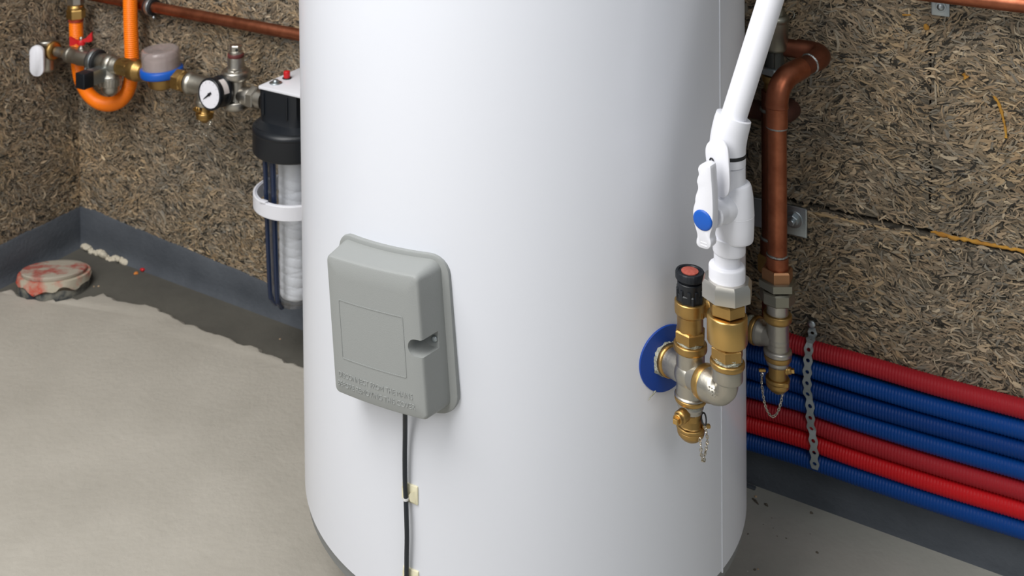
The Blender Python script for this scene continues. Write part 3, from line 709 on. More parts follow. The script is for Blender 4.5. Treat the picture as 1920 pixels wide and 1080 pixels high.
# cable down the jacket with its stick-on mounts
cp = [onT(x, y, o) for x, y, o in ((759, 740, .022), (759.5, 780, .016), (759.5, 815, .010), (759, 860, .0075), (759.5, 905, .0065), (761, 935, .0065), (762, 965, .0075), (763, 1005, .0075), (762.5, 1045, .0065), (762.5, 1080, .0060), (763, 1120, .0065))]
low = cp[-1]; cp += [Vector((low.x+.0005, low.y-.001, RINGZ+.02)), Vector((low.x+.001, low.y+.004, RINGZ-.03)), Vector((low.x+.01, low.y+.035, .02)), Vector((low.x+.03, low.y+.06, .004)), Vector((low.x+.1, low.y+.12, .0035))]
mb = MB(); mb.tube(smooth(cp, 8), .0027, 14); single('power_cable', mb, m_cable, 'thin black cable hanging from the grey cover down the white tank', 'cable', cp[0])
for px, py, lab in ((770, 923.5, 'cream stick-on cable mount on the white tank, the upper one'), (771.5, 1082, 'cream stick-on cable mount on the white tank, cut off by the bottom edge')):
    c0 = onT(px, py); a0 = math.atan2(c0.x-TC.x, -(c0.y-TC.y))
    t = thing('cable_mount', lab, 'cable mount', c0, 'stick-on cable mounts on the tank')
    def pm(l, v, o): return on_jacket(a0+l/TR, c0.z+v, o)
    mb = MB(); R_ = []
    for off, q in ((-.001, 1), (.0016, 1), (.002, .95)): R_.append([pm(s*q, v*q, off) for s, v in rr(-.0098, .0098, -.0103, .0103, .001)])
    mb.loft(R_); part('pad', mb, m_cream, t)
    mb = MB()
    for s_ in (-1, 1):
        mb.loft([[pm(-.002+s_*a, -.002-b, .0015), pm(-.002+s_*a, -.002+b, .0015), pm(-.002+s_*(a*.5), -.002+b*.7, .0045), pm(-.002+s_*(a*.5), -.002-b*.7, .0045)] for a, b in ((.0088, .0070), (.0035, .0022))])
    part('saddle', mb, m_cream, t)
    cz = [p for p in smooth(cp, 8) if abs(p.z-(c0.z-.002)) < .02]; pc = min(cz, key=lambda p: abs(p.z-(c0.z-.004)))
    nn = Vector((pc.x-TC.x, pc.y-TC.y, 0)).normalized(); tt = Vector((-nn.y, nn.x, 0))
    mb = MB(); R_ = []
    for dz in (-.0013, -.0011, .0011, .0013):
        pass
    lp = [pc+tt*(.0034*math.cos(a))+nn*(.0036*math.sin(a)) for a in np.linspace(0, 2*math.pi, 20)[:-1]]
    mb.loft([[p+Vector((0, 0, dz))-((pc-p).normalized()*-q) for p in lp] for dz, q in ((-.0013, .0003), (-.0013, .0009), (.0013, .0009), (.0013, .0003), (-.0013, .0003))], cap=False)
    part('cable_tie', mb, mat('tie_white', (214, 214, 214), .5), t)
# ------------------------------------------------------------------ right: copper pipes, tee, bracket plate
AT = VA(W(1458, 640, .15)); TP = AT.at(637)
dT = (atz(1415, 618, TP.z)-TP); dT.z = 0; dT.normalize()
t = thing('pipe_tee', 'grey nickel tee with brass edged collars right of the tank', 'pipe fitting', AT.at(670))
mb = MB(); vl(AT, [(21.5, 592), (20.5, 600), (20.5, 655), (22, 660)], mb=mb); hl(TP, dT, [(.0142, -.004), (.0142, .016), (.0175, .024), (.0178, .028)], mb=mb); mb.sphere(TP, .0150, seg=24, n=12)
part('body', mb, m_cast, t)
part('collar', vl(AT, [(24, 586), (26, 588), (26, 597), (24, 601), (21, 603)]), m_brass, t)
part('collar', vl(AT, [(21, 652), (25.5, 655), (26, 660), (25, 663)]), m_nickel, t)
part('collar', vl(AT, [(24.5, 663), (25, 665), (24.6, 672), (22, 674)]), m_brass, t)
part('collar', hl(TP+dT*.028, dT, [(.0178, 0), (.0188, .001), (.0188, .006), (.0165, .007)]), m_brass, t)
mb = MB(); rings = []
x, y, z = frame(dT)
for j in range(5): rings.append([TP+dT*(.035+.002*j)+(x*math.cos(2*math.pi*k/32)+y*math.sin(2*math.pi*k/32))*(.0165*(1+random.uniform(-.14, .05))) for k in range(32)])
mb.loft(rings); part('thread_seal', mb, m_ptfe, t)
part('nipple', hl(TP+dT*.04, dT, [(.0135, 0), (.0135, .075)]), m_nickel, ta)
t = thing('pipe_nipple', 'short grey nipple between tee and small brass drain cock at right', 'pipe fitting', AT.at(684))
part('body', vl(AT, [(20, 672), (21, 675), (21.5, 679), (19, 684), (17, 685)]), m_nickel, t)
Yt = AT.P.y
chp = [atY(1429, 700, Yt-.004), atY(1428, 716, Yt-.008), atY(1431, 742, Yt-.01), atY(1437, 767, Yt-.01), atY(1447, 781, Yt-.01), atY(1457, 775, Yt-.01), atY(1464, 755, Yt-.009), atY(1467, 738, Yt-.006)]
sp = atY(1482, 695, Yt-.006)
t = drain_cock(AT, dict(body=[(15.5, 683), (16.5, 685), (16.5, 708), (20, 710)], cap=[(20.5, 707), (22.3, 709), (22.3, 713), (20.5, 715), (21.3, 716), (21, 723), (14, 731), (9, 733), (8, 736)]),
    sp, sp-AT.at(693), .0052, chp, (atY(1429, 694, Yt-.003), (1, 0, 0)), 'brass drain cock with chain under the right tee before blue hoses', 736)
mb = MB(); mb.box(atY(1472, 722, Yt-.012), (1, 0, 0), (0, 0, 1), .008, .006, .006, .0012); part('cap_lug', mb, m_brass, t)
t = thing('pipe_union', 'grey nickel pipe union with two nuts above the right tee', 'pipe fitting', AT.at(588))
part('spigot', vl(AT, [(19.5, 560), (19.5, 583), (21, 590)]), m_nickel, t)
m_dn = mat('dull_nickel', (150, 148, 136), .42, 1.0)
AU = VA(AT.at(545))
part('nut', vhex(AU, 31.5, 541, 565, n=8, mb=MB(), rot=math.radians(22), up=(0, 1, 0)), m_dn, t)
part('nut', vhex(AU, 35, 521, 538, n=6, mb=MB(), rot=math.radians(30), up=(0, 1, 0)), m_dn, t)
# front copper pipe: riser, elbow, run back to the wall, elbow, run to the left
AF = VA(AT.at(480)); rF = 17.8/AF.k
bot = AF.at(524)
el = W(1470, 152, .15); el = Vector((AF.P.x, AF.P.y, AF.z(152)))
t = thing('copper_pipe', 'copper pipe rising right of the white valve and bending towards the wall', 'pipe', bot)
far = W(1553, 101, .045)
dfar = (far-el).normalized()
lft = far-WU*.11
def bend(a, k, b, n=12): return [a.lerp(k, i/n).lerp(k.lerp(b, i/n), i/n) for i in range(n+1)]
b1a, b1b = Vector((el.x, el.y, el.z-.034)), el+dfar*.034
b2a, b2b = far-dfar*.030, far+(lft-far).normalized()*.030
mb = MB(); mb.tube([AF.at(500), Vector((el.x, el.y, el.z-.03))], rF, 32); part('riser', mb, m_copper, t)
mb = MB(); p_ = [b1a-Vector((0, 0, .026)), b1a-Vector((0, 0, .001)), b1a]+bend(b1a, el, b1b)[1:]+[b1b+dfar*.001, b1b+dfar*.020]
mb.tube(p_, [rF*1.13, rF*1.13, rF*1.22]+[rF*1.16]*12+[rF*1.16, rF*1.12], 32); part('elbow', mb, m_copper, t)
mb = MB(); mb.tube([b1b, b2a], rF, 28); part('run', mb, m_copper_dark, t)
mb = MB(); dl = (lft-far).normalized(); p_ = [b2a-dfar*.012, b2a]+bend(b2a, far, b2b)[1:]+[b2b+dl*.012]
mb.tube(p_, [rF*1.10, rF*1.14]+[rF*1.14]*12+[rF*1.12], 32); part('elbow', mb, m_copper_dark, t)
mb = MB(); mb.tube([b2b, lft], rF, 28); part('run', mb, m_copper_dark, t)
def solder(o, ax, r, w=.0022):
    x, y, z = frame(ax); rings = []
    for j, (h, q) in enumerate(((-w, 1.0), (-w*.5, 1.07), (0, 1.10), (w*.6, 1.08), (w, 1.0))):
        rings.append([Vector(o)+z*(h+random.uniform(-.4, .4)*w*.5)+(x*math.cos(2*math.pi*k/32)+y*math.sin(2*math.pi*k/32))*(r*q*random.uniform(.99, 1.02)) for k in range(32)])
    m = MB(); m.loft(rings); return m
for o, ax, nm in ((b1a-Vector((0, 0, .027)), (0, 0, 1), 'solder_ring'), (b2a-dfar*.012, dfar, 'solder_ring'), (AF.at(477), (0, 0, 1), 'solder_ring')): part(nm, solder(o, ax, rF*1.02, .0016), m_solder, t)
mb = MB(); vl(AF, [(19.8, 479), (20.2, 480), (20.2, 505)], mb=mb); part('sleeve', mb, m_copper, t)
part('nut', vhex(AF, 29, 501, 527, n=6, mb=MB(), rot=math.radians(30), up=(0, 1, 0)), mat('copper_brass', (174, 130, 96), .48, 1.0), t)
# rear riser with its vent valve
AR = VA(W(1447, 300, .055)); rR = 18.6/AR.k
t = thing('copper_riser', 'dark copper riser with grey valve body behind the front copper pipe', 'pipe', AR.at(560))
mb = MB(); mb.tube([AR.at(640), AR.at(170)], rR, 28); part('riser', mb, m_copper_dark, t)
part('solder_ring', solder(AR.at(206), (0, 0, 1), rR*1.05), m_solder, t); part('solder_ring', solder(AR.at(446), (0, 0, 1), rR*1.05), m_solder, t)
mb = MB(); vl(AR, [(21.5, 448), (21.5, 475)], mb=mb); part('sleeve', mb, m_copper_dark, t)
part('nut', vhex(AR, 27, 475, 510, mb=MB()), m_brass, t)
AR2 = VA(AR.at(100)+Vector((.004, 0, 0)))
mb = MB(); vl(AR2, [(20, 140), (22, 142), (22, 152), (19, 155), (19, 172)], mb=mb); part('socket', mb, m_brass, t)
part('nut', vhex(AR2, 26, 124, 138, n=6, mb=MB(), rot=math.radians(10)), m_steel, t)
part('sight_tube', vl(AR2, [(18, 94), (18, 128)]), mat('smoked_glass', (60, 62, 60), .08, .3), t)
mb = MB(); vl(AR2, [(21, 94), (25, 88), (26, 40), (28, 36), (28, 32), (24, 26)], mb=mb); vl(AR2, [(20, 30), (20, 18), (14, 8)], mb=mb); part('body', mb, m_dn, t)
mb = MB(); mb.tube(smooth([AR2.at(36)+Vector((.012, -.022, .0)), AR2.at(34)+Vector((.022, -.012, .002)), AR2.at(24)+Vector((.026, -.006, .0)), AR2.at(18)+Vector((.02, 0, 0))], 5), .0009, 6); part('spring_clip', mb, m_chain, t)
# stub pipe near the wall
m_copper_shaded = mat('shaded_copper', (92, 56, 46), .6, .5, col2=(64, 42, 36), var=1, vscale=30)  # shade behind the risers is put into the stub's dark colour
s0, s1 = W(1345, 192, .032), W(1450, 232, .032); s1.z = s0.z
t = thing('copper_stub', 'dark copper stub running along the wall behind the copper risers', 'pipe', s1)
ds = (s1-s0).normalized(); kk = s1+ds*.016; ee = kk-WN*.03
mb = MB(); mb.tube([s0, s1], rR*.95, 24); part('run', mb, m_copper_shaded, t)
mb = MB(); mb.tube([s1-ds*.012]+bend(s1, kk, ee), rR*1.08, 24); part('elbow', mb, m_copper_shaded, t)
part('solder_ring', solder(s1-ds*.011, ds, rR*1.03, .0015), m_solder, t)
# mounting plate
def wframe(P): return WU, Vector((0, 0, 1))
t = thing('mounting_plate', 'zinc steel mounting plate with one big bolt behind the copper pipes', 'bracket', W(1460, 440, 0))
pc = W(1459, 404, .006); wpl = (W(1512, 417, .006)-W(1404, 392, .006)).dot(WU)
mb = MB(); mb.box(W(1459, 406, .007), WU, (0, 0, 1), wpl, .043, .006, .0014); part('plate', mb, m_steel, t)
bo = W(1488, 411, .010)
part('washer', hl(bo, WN, [(.0125, 0), (.0125, .0018), (.006, .0018)], 32, .0004), m_steel, t)
mb = MB(); mb.hex(bo, WN, .0078, .0015, .008, up=(0, 0, 1)); part('bolt_head', mb, m_steel, t)
part('bolt_end', hl(bo, WN, [(.0042, 0), (.0042, .016)], 20, .0006), m_steel, t)
# ------------------------------------------------------------------ corrugated hoses along the wall
mR = mat('hose_red', (186, 20, 28), .42, spec=.28); mBl = mat('hose_blue', (0, 58, 128), .42, spec=.28); mBd = mat('hose_blue_deep', (0, 49, 114), .42, spec=.28); mRd = mat('hose_red_dull', (154, 28, 38), .5, spec=.28)
def corrugated(path, r, pitch, depth, seg=18):
    pts = resample(smooth(path, 10), pitch/4); rad = [r-(0, depth*.75, depth, depth*.3)[i % 4]*1.0 for i in range(len(pts))]
    mb = MB(); mb.tube(pts, rad, seg); return mb
cols = (1400, 1500, 1600, 1760, 1920)
rows = [(614, 648, 677, 724.5, 767), (657, 684.5, 716, 763, 806), (691, 720, 753, 799, 843.6), (726, 753, 787, 836, 881.6), (760, 786, 822, 873, 920), (791.5, 820, 856, 908.5, 956), (825, 855, 889.5, 943, 992.7)]
names = [('top red corrugated hose of the bundle along the wall', mRd), ('blue corrugated hose directly under the top red one', mBl), ('blue corrugated hose in the middle of three blue ones', mBd), ('blue corrugated hose resting just above the two red hoses', mBl), ('upper of the two adjoining red corrugated hoses, duller red', mRd), ('brighter red corrugated hose between red and lowest blue hose', mR), ('lowest blue corrugated hose running just above the floor membrane', mBl)]
HO = .0225
for (lab, m_), ys in zip(names, rows):
    pp = [W(x, y, HO) for x, y in zip(cols, ys)]
    d0 = (pp[0]-pp[1]).normalized(); d0 = (pp[0]-pp[2]).normalized(); d1 = (pp[-1]-pp[-2]).normalized()
    pp = [pp[0]+d0*.16, pp[0]+d0*.08]+pp+[pp[-1]+d1*.12]
    single('corrugated_hose', corrugated(pp, .0127, .0040, .0008), m_, lab, 'hose', pp[2], 'hoses along the back wall')
# perforated strap hanging over the hoses
st_px = [(1523, 605, .004), (1523.5, 618, .007), (1523, 628, .012), (1519, 640, .030), (1516.5, 654, .0375), (1515.5, 670, .036), (1514.5, 686, .0368), (1513.5, 706, .0368), (1513.5, 722, .0365), (1514.5, 738, .035), (1518, 748, .0345), (1519, 760, .0368), (1519.5, 782, .0370), (1520.5, 798, .0355), (1522.5, 806, .0345), (1524.5, 818, .0365), (1526, 838, .0372), (1527, 852, .0366), (1527.5, 866, .0362), (1528, 879, .0352)]
cl = resample(smooth([W(*p) for p in st_px], 8), .0005); pitch = .0162; mb = MB(); Ls = .0005*len(cl)
a0_ = .0027; hw_ = lambda s: .0064+.0022*math.cos(2*math.pi*s/pitch)
mb = MB()
def strap_pt(s, l, o):
    i = min(max(s/.0005, 0), len(cl)-1.001); j = int(i); p = cl[j].lerp(cl[j+1], i-j)
    a, b = cl[max(0, j-6)], cl[min(len(cl)-1, j+6)]; tt = (b-a).normalized(); nn = tt.cross(WU).normalized()
    if nn.dot(WN) < 0: nn = -nn
    return p+WU*l+nn*o
Ltot = (len(cl)-1)*.0005; ncell = int(Ltot/pitch)
for c in range(ncell):
    s0 = Ltot-(c+1)*pitch; q = 24; hole = []; outer = []
    for k in range(q):
        a = 2*math.pi*k/q; hole.append((s0+pitch/2+a0_*math.cos(a), a0_*math.sin(a)))
        ca, sa = math.cos(a), math.sin(a); ss = ca*pitch/2/max(abs(ca), abs(sa)) ; wv = sa/max(abs(ca), abs(sa))
        outer.append((s0+pitch/2+ss, wv*(.0053+.0011*math.cos(2*math.pi*ss/pitch))))
    for o, nm in ((.0, 0), (.0012, 1)):
        pass
    i0 = len(mb.v)
    for ring, o in ((outer, 0), (outer, .0012), (hole, .0012), (hole, 0)):
        for s_, l_ in ring: mb.v.append(strap_pt(s_, l_, o))
    for r_ in range(3): mb.ring_faces(i0+r_*q, i0+(r_+1)*q, q)
    mb.ring_faces(i0+3*q, i0, q)
t = thing('perforated_strap', 'grey perforated steel strap screwed above and hanging over the hoses', 'strap', W(1527, 877, .035))
part('strip', mb, mat('strap_steel', (168, 176, 178), .5, .6), t)
so = W(1523, 606, .006); mb = MB(); hl(so-WN*.01, WN, [(.0030, 0), (.0030, .012), (.006, .013), (.0055, .0155), (.003, .0165)], 20, .0003, mb); part('screw', mb, m_steel, t)
# upper right: pipe and bracket
t = thing('wall_bracket', 'small zinc steel bracket with a screw at the top right', 'bracket', W(1764, 28, 0))
mb = MB(); mb.box(W(1763.5, 8, .003), WU, (0, 0, 1), .0225, .031, .003, .0008); part('plate', mb, m_steel, t)
bo = W(1764, 13, .0045); part('washer', hl(bo, WN, [(.0068, 0), (.0068, .0015), (.004, .0015)], 28, .0003), m_steel, t)
mb = MB(); mb.sphere(bo+WN*.002, .0048, WN, .8); part('screw_head', mb, m_steel, t)
a_, b_ = W(1700, -18, .045), W(2050, 24, .045); b_.z = a_.z
mb = MB(); mb.tube([a_, b_], .0112, 24); single('wall_pipe', mb, m_copper, 'copper pipe at the top right corner above the bracket', 'pipe', a_)
# ------------------------------------------------------------------ left: hot copper pipe, orange hose
a_, b_ = W(170, -9, .023), W(640, 72.5, .023); b_.z = a_.z
t = thing('wall_pipe', 'copper pipe along the wall at the top left, ending behind tank', 'pipe', a_)
mb = MB(); mb.tube([a_, b_], .0112, 28); part('run', mb, m_copper, t)
t = thing('pipe_clamp', 'rubber-lined pipe clamp on the copper pipe at the top left', 'clamp', W(283, 10, .0))
pc = a_.lerp(b_, 0); k = (W(283, 11, .023)-a_).dot(WU); pc = a_+(b_-a_).normalized()*k
part('rubber_lining', hl(pc-WU*.010, WU, [(.0160, 0), (.0168, .001), (.0168, .019), (.0160, .020)]), m_rubber, t)
part('band', hl(pc-WU*.0045, WU, [(.0172, 0), (.0180, .0005), (.0180, .009), (.0172, .0095)], 40, .0002), m_steel, t)
mb = MB(); mb.sphere(pc+WU*.008-Vector((0, 0, .021)), .0042); mb.tube([pc+WU*.006-Vector((0, 0, .014)), pc+WU*.008-Vector((0, 0, .020))], .002, 8); part('screw', mb, m_steel, t)
mb = MB(); mb.tube([pc-WN*.017, pc-WN*.03], .004, 10); part('stud', mb, m_steel, t)
m_or = mat('hose_orange', (255, 128, 6), .4)
oo = .050
opx = [(142.5, 38), (143, 60), (144.5, 95), (147, 125), (152, 150), (164, 174), (182, 190), (203, 195.5), (223, 190), (238, 173), (245, 150), (247.5, 120), (246.5, 85), (245, 40), (244, -5), (243, -60)]
t = thing('gas_hose', 'orange corrugated hose hanging in a U on the left wall', 'hose', W(203, 210, oo))
part('tube', corrugated([W(x, y, oo) for x, y in opx], .0147, .0040, .0008, 20), m_or, t)
AO = VA(W(142.5, 30, oo))
part('nut', vhex(AO, 17.5, 16, 35, mb=MB(), rot=math.radians(20)), m_brassy, t)
part('collar', vl(AO, [(14, 34), (14, 40)]), mat('hose_end', (150, 50, 30), .5), t)
part('connector', vl(AO, [(13.5, 6), (13.5, 10), (15.5, 11), (15.5, 16)]), m_brassy, t)
part('nut', vhex(AO, 16.5, -14, 8, n=8, mb=MB()), m_nickel, t)
# ------------------------------------------------------------------ left: water line along the wall
LO = .085
def L(px, py, off=LO): return W(px, py, off)
k0 = ppm(L(200, 108))
ax = WU.copy()
LZ = L(170, 111.5).z
def LX(px, dz=0.0):                                            # point of the line's axis seen at column px
    P = L(px, 111.5+(px-170)*.18); P = P-Vector((0, 0, P.z-(LZ+dz))); return P
# outlet at the far left with its white oval
t = thing('outlet_tap', 'nickel outlet fitting with white oval cap at the far left', 'valve', L(90, 130))
AL = VA(LX(88)); eL = LX(88)
mb = MB(); vl(AL, [(13.5, 88), (15, 92), (15.5, 128), (13, 133)], mb=mb); hl(eL, WU, [(.0155, 0), (.0165, .012), (.0175, .016)], mb=mb); part('body', mb, m_cast, t)
part('collar', hl(eL+WU*.016, WU, [(.0185, 0), (.0195, .001), (.0195, .008), (.015, .011)]), m_brass, t)
mb = MB(); vl(AL, [(13, 82), (14, 84), (14, 91)], mb=mb); part('neck', mb, m_brass, t)
mb = MB(); vl(AL, [(16, 74), (17.5, 76), (17.5, 82), (15, 84)], mb=mb); part('bonnet', mb, m_nickel, t)
part('gasket', vl(AL, [(16.5, 87), (17, 88), (17, 92), (16, 93)]), m_rubber, t)
oc = L(69.5, 114, LO+.035); vd = (CAM-oc); vd.z = 0; vd = (vd.normalized()*.6+WN*.6+Vector((0, 0, .05))).normalized()
x_ = Vector((0, 0, 1)).cross(vd).normalized(); y_ = Vector((0, 0, 1))
kq = ppm(oc)
mb = MB(); mb.prism(oc, x_, y_, stadium(25/kq*1.1, 58/kq, 12), -.006, .004, .0018); cpq = part('oval_cap', mb, m_whitep, t); cpq['label'] = 'white oval plastic cap'
hd = eL-WU*.012-oc
mb = MB(); mb.tube([oc-vd*.003, eL-WU*.002+WN*.004], .007, 14); part('stem', mb, m_nickel, t)
# nipple and ball valve with the red butterfly handle
t = thing('ball_valve', 'nickel ball valve with red butterfly handle before the orange hose', 'valve', LX(147)-Vector((0, 0, .02)))
p0 = LX(106); d_ = lambda px: (LX(px)-p0).dot(WU)
mb = MB(); hl(p0, WU, [(.0105, 0), (.0105, d_(112)), (.0095, d_(116)), (.0105, d_(121)), (.0130, d_(126)), (.0170, d_(129)), (.0175, d_(134)), (.0160, d_(136)), (.0160, d_(146)), (.0175, d_(150)), (.0165, d_(163)), (.0150, d_(175))], mb=mb)
part('body', mb, m_cast, t)
sb = LX(153)+Vector((0, 0, .014)); mb = MB(); hl(sb, (0, 0, 1), [(.007, 0), (.007, .007), (.0045, .008), (.0045, .026)], mb=mb); st_ = part('stem', mb, m_nickel, t)
hb_ = sb+Vector((0, 0, .012)); mb = MB()
hl(hb_, (0, 0, 1), [(.0085, 0), (.0085, .008), (.006, .010)], mb=mb)
hx = (WU*.8-WN*.35).normalized(); hy = Vector((0, 0, 1)).cross(hx)
for s_ in (-1, 1):
    rg = []
    for q, (w, zlo, zhi, th) in ((.003, (.008, .0, .009, .009)), (.010, (.0, .001, .008, .006)), (.017, (.0, -.003, .011, .006)), (.0245, (.0, -.005, .014, .0055))):
        lift = .014*(s_ > 0)*(q/.0245)
        rg.append([hb_+hx*(s_*q)+hy*b*th/2+Vector((0, 0, z+lift+.002*(s_ < 0)*(q/.0245))) for z, b in ((zlo, -1), (zlo, 1), (zhi, 1), (zhi, -1))])
    mb.loft(rg)
part('butterfly_handle', mb, m_red, t)
mb = MB(); mb.sphere(hb_+Vector((0, 0, .0125)), .0045); part('screw', mb, m_nickel, t)
# bracket with clamp and black end cap
t = thing('pipe_bracket', 'wall bracket with rubber-lined clamp and black end cap, under the ball valve', 'bracket', W(178, 140, 0))
cc = LX(180)
part('rubber_lining', hl(cc-WU*.011, WU, [(.0215, 0), (.0232, .001), (.0232, .021), (.0215, .022)]), m_rubber, t)
part('band', hl(cc-WU*.0065, WU, [(.0233, 0), (.0245, .0005), (.0245, .011), (.0233, .0115)], 40, .0002), m_steel, t)
mb = MB(); mb.tube([cc+WN*.024-Vector((0, 0, .008))-WU*.003, cc+WN*.026-Vector((0, 0, .024))-WU*.003], .003, 10); mb.sphere(cc+WN*.026-Vector((0, 0, .026))-WU*.003, .0045); part('screw', mb, m_steel, t)
ec = L(161, 149, LO+.055); chd = WN.copy()
e0 = atY(148, 151, ec.y)
fr0 = L(149, 153, LO+.075)
mb = MB(); mb.box(fr0-WN*.045, WN, WU, .050, .023, .028, .0012); part('channel', mb, m_steel, t)
mb = MB(); mb.box(fr0-WN*.013, WN, WU, .026, .0255, .0305, .0015); cpk = part('end_cap', mb, m_blackp, t); cpk['label'] = 'black plastic end cap'
mb = MB(); mb.tube([cc-Vector((0, 0, .021)), fr0-WN*.060+Vector((0, 0, .010))], .0045, 10); part('stud', mb, m_steel, t)
# strainer
t = thing('strainer', 'nickel strainer with round bowl between orange hose legs', 'pipe fitting', LX(208)-Vector((0, 0, .075)))
p0 = LX(184); d_ = lambda px: (LX(px)-p0).dot(WU)
AS2 = VA(LX(207))
mb = MB(); hl(p0, WU, [(.0150, 0), (.0155, .004), (.0175, d_(192)), (.0180, d_(198)), (.0180, d_(216)), (.0150, d_(222)), (.0150, d_(232))], mb=mb); mb.sphere(LX(206), .0205); vl(AS2, [(17, 118), (17.5, 136), (19, 140)], mb=mb); part('body', mb, m_cast, t)
mb = MB(); vl(AS2, [(19.5, 139), (20.8, 141), (20.8, 146)], mb=mb); n = 20; z0, z1 = AS2.z(159), AS2.z(145)
for k in range(n):
    a = 2*math.pi*k/n; mb.box(AS2.o()+Vector((math.cos(a), math.sin(a), 0))*(19.4/AS2.k)+Vector((0, 0, (z0+z1)/2)), (0, 0, 1), (-math.sin(a), math.cos(a), 0), z1-z0, .0045, .003, .0006)
vl(AS2, [(19.3, 144), (19.3, 160)], mb=mb); part('ring_nut', mb, m_nickel, t)
part('bowl', vl(AS2, [(17, 158), (17, 166), (15, 172), (9, 177)], d=.002), m_nickel, t)
# water meter
t = thing('water_meter', 'water meter with frosted clear cup and blue ring on the brass body', 'meter', LX(300)-Vector((0, 0, .03)))
p0 = LX(224); d_ = lambda px: (LX(px)-p0).dot(WU)
part('union_nut', MB().hex(p0, WU, .0195, .006, d_(246), up=(0, 0, 1)), m_brass, t)
mb = MB(); hl(p0, WU, [(.0165, 0), (.0165, .008), (.0185, d_(246)), (.0215, d_(248)), (.0215, d_(259)), (.0150, d_(268)), (.0165, d_(285))], mb=mb)
hl(LX(318), WU, [(.016, -.03), (.0150, 0), (.016, .02)], mb=mb)
ma = Vector((-.055, -.02, 1)).normalized(); mo = LX(304)-ma*.012
hl(mo, ma, [(.014, -.012), (.026, -.006), (.030, .010), (.034, .016)], mb=mb); part('body', mb, m_brass, t)
kM = ppm(mo)
part('ring', hl(mo, ma, [(.0375, .014), (.0415, .016), (.0420, .022), (.0415, .029), (.036, .031)], 56, .001), m_bluecap, t)
m_frost = clear('frosted_cup', (.90, .87, .86), .15, .22, (206, 194, 192))
mb = MB(); mb.lathe(mo, ma, fil([(.0372, .029), (.0370, .058), (.0355, .0655), (.030, .0672), (.027, .0655), (0, .0650), (0, .0640), (.0265, .0642), (.0335, .0635), (.0352, .058), (.0352, .029)], .001), 56, cap=False)
part('cup', mb, m_frost, t, 40)
part('register', hl(mo, ma, [(.0335, .028), (.0335, .050), (.028, .053)], 40), mat('register_face', (168, 160, 160), .5), t)
part('union_nut', MB().hex(LX(318), WU, .0215, .018, .040, up=(0, 0, 1)), m_brass, t)
part('tail', hl(LX(338), WU, [(.0185, 0), (.0190, .002), (.0180, .018)]), m_brass, t)
# coupling and drain under the gauge
t = thing('pipe_tee', 'nickel tee fitting between water meter and pressure gauge', 'pipe fitting', LX(375)-Vector((0, 0, .03)))
p0 = LX(354); d_ = lambda px: (LX(px)-p0).dot(WU)
mb = MB(); hl(p0, WU, [(.0200, 0), (.0215, .002), (.0215, .008), (.0190, .012), (.0185, d_(402)), (.0205, d_(405)), (.0205, d_(410))], mb=mb); AD = VA(LX(383)); vl(AD, [(17, 160), (17, 185), (18.5, 188), (18.5, 196)], mb=mb); part('body', mb, m_cast, t)
part('collar', hl(LX(409), WU, [(.0200, 0), (.0205, .001), (.0205, .008)]), m_brass, t)
sp = L(367, 205, LO+.020); Dc = AD
Yd = AD.P.y
chd_ = [atY(374, 218, Yd), atY(373, 228, Yd-.01), atY(377, 243, Yd-.012), atY(386, 254, Yd-.012), atY(391, 243, Yd-.012), atY(394, 228, Yd-.01), atY(395, 214, Yd)]
drain_cock(AD, dict(body=[(11, 193), (12, 195), (12, 208), (15, 210)], cap=[(15.5, 209), (17.2, 211), (17.2, 215), (16, 217), (16, 221), (8, 226), (6, 229)]), sp, sp-AD.at(204), .0055, chd_, (atY(397, 210, Yd-.003), (1, 0, 0)), 'small brass drain cock with chain below the pressure gauge', 228)
# pressure reducer
AP = VA(LX(443)); PO = LX(443)
t = thing('pressure_reducer', 'nickel pressure reducing valve with tall bonnet left of the filter', 'valve', AP.at(204))
mb = MB(); vl(AP, [(17.5, 144), (18, 150), (17.5, 186), (21, 190)], mb=mb); hl(PO, WU, [(.012, 0), (.0150, .014), (.0175, .024), (.0185, .036), (.0165, .040)], mb=mb); hl(PO-WU*.04, WU, [(.017, 0), (.016, .03)], mb=mb); part('body', mb, m_nickel, t)
part('top_flange', vl(AP, [(23, 130), (27, 132), (27.8, 135), (27.8, 143), (24, 148)]), m_nickel, t)
part('bottom_flange', vl(AP, [(24, 186), (25.5, 188), (25.5, 197), (23, 202), (12, 205)]), m_nickel, t)
mb = MB(); vl(AP, [(15, 106), (15.5, 108), (16, 126), (19, 131)], mb=mb); mb.hex(AP.o(), (0, 0, 1), .0185, AP.z(131), AP.z(125), up=(1, 0, 0), n=8); part('bonnet', mb, m_nickel, t)
part('dark_ring', vl(AP, [(15.2, 100), (15.8, 101), (15.8, 105), (15.2, 107)]), mat('maroon_ring', (92, 42, 42), .5), t)
mb = MB(); vl(AP, [(13, 95), (13, 102)], mb=mb); mb.hex(AP.o(), (0, 0, 1), 11.5/AP.k, AP.z(98), AP.z(84), up=(1, 0, 0)); ad = part('adjuster', mb, m_nickel, t)
mb = MB(); hl(AP.at(91)+Vector((.003, -.0095, 0)), (.2, -1, 0), [(.0028, 0), (.0028, .0012)], 14, .0002, mb); sub('slot_hole', mb, m_rubber, ad, t)
part('union_nut', MB().hex(PO, WU, .0215, .036, .052, up=(0, 0, 1)), m_nickel, t)
part('union_tail', hl(PO, WU, [(.0165, .050), (.0165, .066)]), m_nickel, t)
